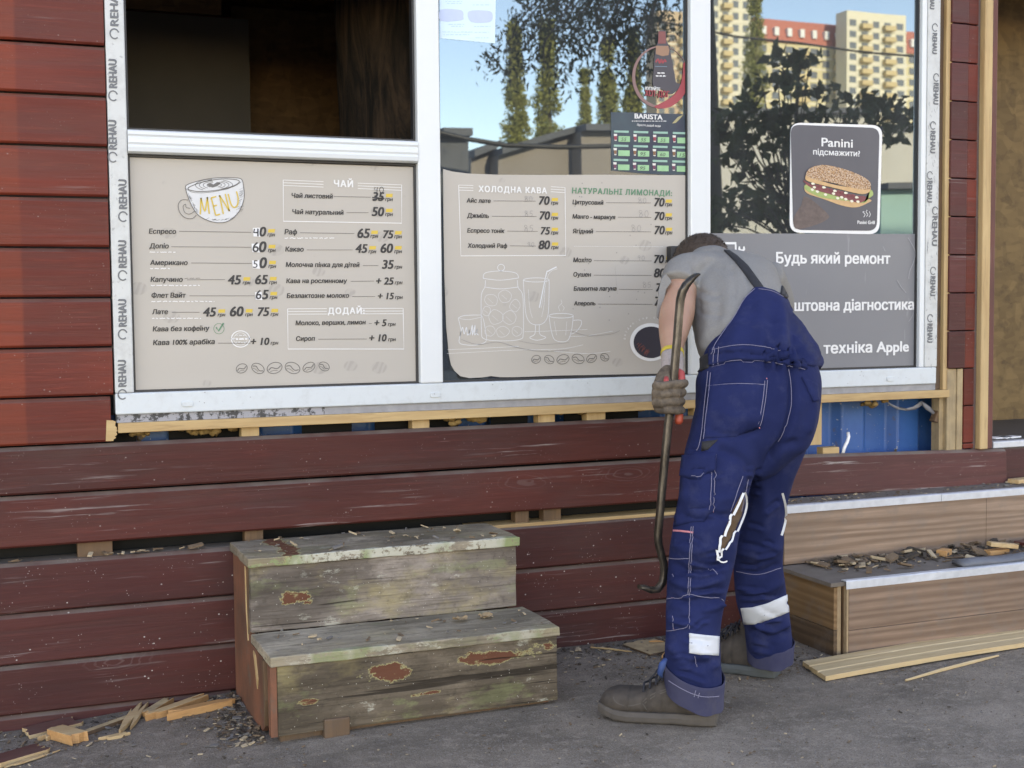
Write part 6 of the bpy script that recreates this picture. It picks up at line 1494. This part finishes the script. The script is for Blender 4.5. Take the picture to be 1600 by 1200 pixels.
# crowbar
b = MB()
pth = [(1092, 428), (1087, 430), (1080, 436), (1072, 445), (1066, 456), (1063, 468), (1061, 490), (1058, 530), (1054, 575), (1049, 620), (1044, 665), (1039, 715), (1034, 770), (1030, 815), (1028, 836), (1029, 850), (1033, 865), (1037, 880), (1038, 896), (1035, 911), (1027, 921), (1016, 922), (1007, 918), (999, 917)]
ys = [YBAR-.012*max(0, 1-i/5) for i in range(len(pth))]
P = [at(x, y, yy) for (x, y), yy in zip(pth, ys)]
hw = [.9*q for q in [.003, .006, .009, .012, .0135, .0138]+[.0135]*3+[.013]*3+[.0125]*3+[.012]*3+[.0115, .011, .011, .0105, .009, .0065, .004, .0016]]
dp = [.016, .016, .015, .0135, .012, .011]+[.0105]*12+[.011, .012, .013, .014, .014, .013]
rr = []
for i, p in enumerate(P):
    t = (P[min(i+1, len(P)-1)]-P[max(i-1, 0)]).normalized(); a = Vector((0, 1, 0)); a = (a-t*a.dot(t)).normalized(); s_ = t.cross(a)
    rr.append([p+s_*hw[i]*math.copysign(abs(math.cos(f))**.6, math.cos(f))+a*dp[i]*math.copysign(abs(math.sin(f))**.6, math.sin(f)) for f in [2*math.pi*(j+.5)/12 for j in range(12)]])
b.rings(rr); bar_o = b.build('crowbar', M['steel'], smooth=True)
bar_o.modifiers.new('e', 'EDGE_SPLIT').split_angle = R(40)
tag(base_at(bar_o, P[-1]), 'long steel crowbar with hooked ends gripped by the worker', 'crowbar')
b = MB(); b.tube([at(1061, 640, YBAR+.012), at(1061, 650, YBAR+.006), at(1060.5, 658, YBAR+.003), at(1060, 663, YBAR+.003)], [.011, .0125, .013, .008], 14); th_ = b.build('tool_handle', plain('orange_red_plastic', (.40, .06, .03), .5, .25, 50), smooth=True)
tag(base_at(th_, at(1060, 655, YBAR)), 'orange-red tool handle end poking out below the gloved fist', 'tool handle')
# ------------------------------------------------------------------ what stands behind the photographer (seen mirrored in the panes)
YG = .030
def mir(px, py, dist):
    """the place whose mirror image in the panes shows at a picture point, dist metres out from the facade"""
    d = ray(px, py); p = CAM+d*((YG+dist+D0)/d.y); return Vector((p.x, 2*YG-p.y, p.z))
def mx(px, dist): return mir(px, 478, dist).x
def mz(py, dist): return mir(1200, py, dist).z
def leaf_mat(name, a, b, tr=.25):
    t = NT(name); r_ = t.n.new('ShaderNodeObjectInfo'); n = t.noise(.9, None, 3); m = t.noise(9, None, 3)
    c = t.mix(t.math('MULTIPLY', t.math('ADD', n, m), .5), a, b); t.done(c, .6, spec=.25)
    tl = t.n.new('ShaderNodeBsdfTranslucent'); t.L(c, tl.inputs[0]); mxs = t.n.new('ShaderNodeMixShader'); mxs.inputs[0].default_value = tr
    t.L(t.b.outputs[0], mxs.inputs[1]); t.L(tl.outputs[0], mxs.inputs[2]); t.L(mxs.outputs[0], t.n['Material Output'].inputs['Surface']); return t.m
M['leaf_poplar'] = leaf_mat('poplar_leaves', (.22, .24, .06), (.36, .34, .11)); M['leaf_dark'] = leaf_mat('broad_leaves', (.045, .062, .026), (.12, .14, .05)); M['leaf_willow'] = leaf_mat('drooping_leaves', (.022, .04, .018), (.055, .08, .03))
M['trunk'] = plain('tree_bark', (.10, .075, .055), .9, .4, 12, .6)
def leaves(pts, size, asp, rs, droop=0., norm=None):
    """many small folded leaf faces; one array of quads"""
    n = len(pts); c = np.array(pts); a = rs.normal(size=(n, 3)); a[:, 2] -= droop; a /= np.linalg.norm(a, axis=1)[:, None]
    b = np.cross(a, rs.normal(size=(n, 3))); b /= np.linalg.norm(b, axis=1)[:, None]; s = size*rs.uniform(.6, 1.3, n)[:, None]
    A, B = a*s, b*s*asp; up = np.cross(a, b)*s*.12
    v = np.stack([c, c+A*.35+B*.5+up, c+A, c+A*.35-B*.5+up], 1).reshape(-1, 3)
    return v
def foliage(name, pts, size, asp, mat, parent, seed, droop=0.):
    rs = np.random.default_rng(seed); v = leaves(pts, size, asp, rs, droop); n = len(v)//4
    me = bpy.data.meshes.new(name); me.from_pydata(v.tolist(), [], [(4*i, 4*i+1, 4*i+2, 4*i+3) for i in range(n)]); me.materials.append(mat)
    o = bpy.data.objects.new(name, me); COL.objects.link(o); return adopt(o, parent)
def clumps(rs, centres, n, rad):
    c = np.array(centres); k = rs.integers(0, len(c), n); d = rs.normal(size=(n, 3)); d /= np.linalg.norm(d, axis=1)[:, None]
    return c[k]+d*(rad*rs.uniform(.25, 1., n)**.6)[:, None]
def trunk(pts, rad, parent, name='trunk'):
    mb = MB(); mb.tube(pts, rad, 9); return mb.build(name, M['trunk'], parent, smooth=True)
# poplars
pop = [(858, 60, 40, 42, 'tall sunlit poplar with a forked top, first from the left in the middle pane reflection'), (806, 70, 30, 47, 'slim poplar beside the forked poplar'), (950, 78, 34, 44, 'sunlit poplar behind the hanging dark branches'), (915, 130, 20, 52, 'short thin poplar between two taller poplars'), (992, 70, 30, 46, 'poplar nearest the far yellow building edge'), (1178, -40, 42, 55, 'tall pale green poplar before the yellow apartment block')]
for i, (px, ytop, wpx, dist, lb) in enumerate(pop):
    base = mir(px, 478, dist); base.z = 0; H = mz(ytop, dist); k = (dist+D0)/F_PX/math.cos(YAW); rs = np.random.default_rng(50+i); wd = wpx*k*.5*1.35
    t = thing('poplar_tree', lb, 'tree', base, 'poplars across the road')
    trunk([base, base+Vector((.1, 0, H*.5)), base+Vector((0, 0, H*.94))], [.22, .13, .03], t)
    cs = []
    for q in range(150):
        u = rs.uniform(.10, 1.0); rr = wd*(math.sin(min(1, u*1.15)*math.pi)**.6*.9+.12)*(1 if u < .85 else (1-u)/.15*.8+.2); a = rs.uniform(0, 6.28)
        cs.append((base.x+rr*math.cos(a)*rs.uniform(.3, 1), base.y+rr*math.sin(a)*rs.uniform(.3, 1), H*u))
    foliage('crown', clumps(rs, cs, 15000, wd*.34+.12), .125, .8, M['leaf_poplar'], t, 60+i)
# hanging branches of a near tree, top of the middle pane
dist = 9.0; b0 = mir(1095, 478, dist); b0.z = 0
t = thing('ash_tree', 'dark tree with drooping narrow leaves hanging into the middle pane reflection', 'tree', b0)
rs = np.random.default_rng(5)
ends = [(790, 85), (800, 60), (815, 95), (830, 60), (845, 30), (850, 85), (870, 100), (880, 55), (905, 50), (905, 15), (930, 40), (935, 90), (950, 95), (960, 50), (975, 75), (985, 30), (1000, 60), (1008, 95), (1020, 40), (1030, 20), (860, 5), (940, 5), (985, 5), (830, 20), (1000, 110), (960, 20)]
top = Vector((b0.x, b0.y, 5.6)); trunk([b0, b0+Vector((.1, .1, 2.4)), top], [.14, .12, .09], t)
cs = []; mb = MB()
for px, py in ends:
    e = mir(px, py, dist+rs.uniform(-1.5, 1.5)); mid_ = top.lerp(e, .55)+Vector((0, 0, .55)); mb.tube([top, mid_, e+Vector((0, 0, .12)), e-Vector((0, 0, .15))], [.03, .018, .008, .003], 5)
    for q in range(5): cs.append(tuple(e+Vector(rs.normal(size=3))*.16)); cs.append(tuple(mid_.lerp(e, rs.uniform(.75, 1))+Vector(rs.normal(size=3))*.10))
for q in range(80): cs.append(tuple(top+Vector((rs.normal()*2.2, rs.normal()*1.6, 2.4+rs.normal()*.7))))
mb.build('limbs', M['trunk'], t); foliage('crown', clumps(rs, cs, 4200, .19), .09, .30, M['leaf_willow'], t, 8, .8)
# broad-leaved young tree, right pane
dist = 6.3; b0 = mir(1235, 478, dist); b0.z = 0
t = thing('broadleaf_tree', 'young broad-leaved tree, dark against the yellow apartment block in the right pane', 'tree', b0)
trunk([b0, b0+Vector((.05, 0, 1.2)), b0+Vector((-.02, .05, 2.2)), Vector((mx(1245, dist), b0.y, mz(110, dist)))], [.07, .05, .03, .01], t)
spots = [(1250, 95, 8), (1235, 115, 14), (1222, 85, 6), (1265, 90, 5), (1215, 125, 12), (1190, 130, 7), (1255, 140, 12), (1280, 145, 7), (1295, 150, 6), (1170, 160, 8), (1150, 170, 10), (1130, 180, 14), (1125, 205, 16), (1145, 200, 18), (1170, 190, 18), (1195, 185, 18), (1220, 175, 14), (1245, 185, 14), (1160, 225, 16), (1190, 220, 18), (1215, 215, 16), (1235, 235, 14), (1140, 240, 14), (1350, 150, 10), (1365, 170, 14), (1380, 185, 12), (1345, 185, 12), (1395, 160, 6), (1330, 190, 9), (1410, 195, 8), (1310, 180, 8), (1120, 320, 12), (1140, 330, 14), (1160, 335, 14), (1185, 330, 14), (1205, 300, 13), (1215, 340, 14), (1180, 300, 10), (1230, 350, 10), (1150, 300, 8), (1200, 270, 10), (1225, 270, 10), (1120, 350, 10), (1165, 265, 8), (1390, 215, 10), (1420, 180, 8)]
cs = []; mb = MB(); r_b = random.Random(3); core = Vector((b0.x, b0.y, 1.6))
for px, py, w_ in spots:
    e = mir(px, py, dist+r_b.uniform(-.7, .7)); sd = w_*(dist+D0)/F_PX
    mb.tube([core+Vector((0, 0, max(0, e.z-core.z)*.35)), core.lerp(e, .6)+Vector((0, 0, .1)), e], [.012, .008, .004], 5)
    for q in range(int(4+w_*.9)): cs.append(tuple(e+Vector((r_b.gauss(0, sd), r_b.gauss(0, .12), r_b.gauss(0, sd*.7)))))
mb.build('limbs', M['trunk'], t); rs = np.random.default_rng(4); foliage('crown', clumps(rs, cs, 1000, .05), .135, .62, M['leaf_dark'], t, 12, .25)

# apartment block with red mansard, far off
def _ren(name, a, b): return plain(name, a, .8, .06, .05, 0)
M['ren_yellow'] = plain('yellow_render', (.66, .57, .36), .85, .05, .1, 0); M['ren_cream'] = plain('cream_render', (.72, .67, .54), .85, .05, .1, 0); M['ren_peach'] = plain('peach_render', (.58, .43, .31), .85, .05, .1, 0); M['mansard'] = plain('red_mansard', (.50, .15, .11), .7, .08, .1, 0); M['far_window'] = plain('far_window_glass', (.16, .18, .20), .2, .3, .2, 0); M['balc_white'] = plain('white_band', (.74, .70, .60), .8, .05, .2, 0); M['balc'] = plain('balcony_front', (.60, .46, .26), .8, .1, .2, 0)
def block(label, dist, x0p, x1p, ytop, mat, roofh, cols, rows, y0w, dyw, balcony=(), name='apartment_block', depth=18):
    xa, xb = sorted((mx(x0p, dist), mx(x1p, dist))); yy = 2*YG-(YG+dist); H = mz(ytop, dist); t = thing(name, label, 'building', ((xa+xb)/2, yy, 0), 'apartment blocks reflected in the panes')
    mb = MB(); mb.box(xa, xb, yy-depth, yy, 0, H); mb.build('wall', mat, t)
    k = (dist+D0)/F_PX
    if roofh:
        mb = MB(); mb.prism_x([(yy+.5, H), (yy-1.5, H+roofh*k), (yy-depth+1.5, H+roofh*k), (yy-depth-.5, H)], xa-.5, xb+.5); mb.build('roof', M['mansard'], t)
    if roofh:
        for c_ in range(cols):
            x = xa+(xb-xa)*(c_+.5)/cols; mb = MB(); mb.box(x-.7, x+.7, yy-.6, yy+.62, H+roofh*k*.28, H+roofh*k*.62); mb.build('dormer', M['white'], t)
    for r_ in range(rows):                                                     # storey bands
        z = H-(y0w+dyw*(r_+.5))*k; mb = MB(); mb.box(xa-.1, xb+.1, yy-.3, yy+.12, z-.18, z+.18); mb.build('storey_band', M['balc_white'], t)
    ww = (xb-xa)/cols; first = None; cnt = 0
    for r_ in range(rows):
        for c_ in range(cols):
            if cnt >= 96: break
            z = H-(y0w+dyw*r_)*k; x = xa+ww*(c_+.5)
            if (c_ in balcony):
                mb = MB(); mb.box(x-ww*.45, x+ww*.45, yy+.02, yy+1.6, z-dyw*k*.5, z-dyw*k*.08); mb.build('balcony', M['balc'], t)
            if first is None:
                mb = MB(); mb.box(-ww*.27, ww*.27, -.05, .12, -dyw*k*.28, dyw*k*.28); first = mb.build('window', M['far_window'], t); o = first
                first.data.transform(Matrix.Identity(4))
            else:
                o = first.copy(); COL.objects.link(o)
            o.location = (x, yy, z); cnt += 1
    return t
block('yellow apartment block under a red mansard roof, reflected along the right pane', 300, 1180, 1448, 66, M['ren_yellow'], 44, 14, 6, 12, 21, (3, 6, 10))
block('cream tower with stacked balconies rising through the red-roofed block', 292, 1322, 1412, 4, M['ren_cream'], 0, 5, 9, 22, 21, (1, 3), depth=5)
block('pale yellow tower at the left of the right pane reflection', 280, 1108, 1170, -60, M['ren_cream'], 0, 4, 12, 60, 21, (1,), depth=6)
block('peach tower seen beside the round sticker reflection', 290, 1030, 1090, 30, M['ren_peach'], 0, 4, 9, 25, 21, (2,), depth=6)
# low sheds and kiosks across the road
M['shed'] = plain('grey_brown_sheet', (.27, .235, .21), .8, .12, .8, 0); M['shed_dark'] = plain('dark_sheet', (.10, .11, .125), .8, .2, 1.2, 0); M['whitewash'] = plain('whitewashed_render', (.52, .50, .46), .85, .15, .9, 0); M['turq'] = plain('turquoise_panel', (.26, .46, .43), .6, .08, 1, 0)
def shed(label, dist, pts, y1p, mat, depth=3., name='garage', cat='garage', roof=True):
    """front outline in mirrored picture points (roof line), down to the ground"""
    yy = 2*YG-(YG+dist); top = [mir(x, y, dist) for x, y in pts]; o = sorted([(p.x, p.z) for p in top]); c = (sum(p[0] for p in o)/len(o), yy, 0)
    t = thing(name, label, cat, c, 'low buildings across the road'); mb = MB(); mb.prism([(o[0][0], 0)]+o+[(o[-1][0], 0)], yy-depth, yy); mb.build('wall', mat, t)
    if roof:
        mb = MB(); q = [(x, z+.003) for x, z in o]; mb.prism(q+[(x, z+.14) for x, z in q[::-1]], yy-depth-.2, yy+.25); mb.build('roof', M['shed_dark'], t)
    w_ = o[-1][0]-o[0][0]
    mb = MB(); mb.box(c[0]-w_*.22, c[0]+w_*.18, yy+.01, yy+.06, .02, 2.1); mb.build('door', M['shed_dark'] if mat is not M['shed_dark'] else M['shed'], t)
    return t
shed('dark blue-grey cabin at the left of the middle pane reflection', 19, [(686, 215), (732, 215)], 0, M['shed_dark'], name='cabin', cat='cabin')
shed('low grey-brown garage with a sloping roof, nearest the dark cabin', 22, [(736, 248), (776, 232)], 0, M['shed'])
shed('second grey-brown garage, in the middle of the garage row', 21.5, [(778, 244), (850, 222), (905, 206)], 0, M['shed'])
shed('tallest grey-brown garage behind the navy drinks poster', 21, [(907, 206), (1076, 207)], 0, M['shed'])
shed('long whitewashed wall building behind the young tree', 26, [(1108, 182), (1370, 178)], 0, M['whitewash'], name='store_building', cat='store')
shed('turquoise stall at the right edge of the right pane reflection', 20, [(1378, 296), (1448, 296)], 0, M['turq'], name='street_stall', cat='stall')
shed('whitewashed store end beyond the turquoise stall', 27, [(1372, 205), (1450, 200)], 0, M['whitewash'], name='store_building', cat='store')
# overhead cables
def cable(P, dist, lb, r_=.03):
    mb = MB(); mb.tube([mir(x, y, dist) for x, y in P], r_, 6); o = mb.build('overhead_cable', M['gasket'], smooth=True); tag(base_at(o, mir(*P[0], dist)), lb, 'cable', 'cables over the road')
cable([(560, 180), (732, 218), (790, 228), (870, 231), (950, 229), (1090, 210)], 18, 'thick sagging cable crossing the middle pane reflection', .045)
cable([(1000, 26), (1112, 50), (1150, 58), (1250, 68), (1350, 82), (1500, 92)], 30, 'thin cable crossing the apartment block reflection in the right pane', .035)
# unseen tall block added behind the kiosk to shade the near trees and garages
M['panel_grey'] = plain('grey_panel', (.42, .41, .39), .85, .1, .4, 0)
t = thing('apartment_block', 'unseen grey block added behind the kiosk to shade the near trees and garages', 'building', (0, 26, 0)); mb = MB(); mb.box(-34, 30, 22, 34, 0, 21); mb.build('wall', M['panel_grey'], t); mb = MB(); mb.box(-34.4, 30.4, 21.6, 34.4, 21.01, 21.5); mb.build('roof', M['roof'], t)
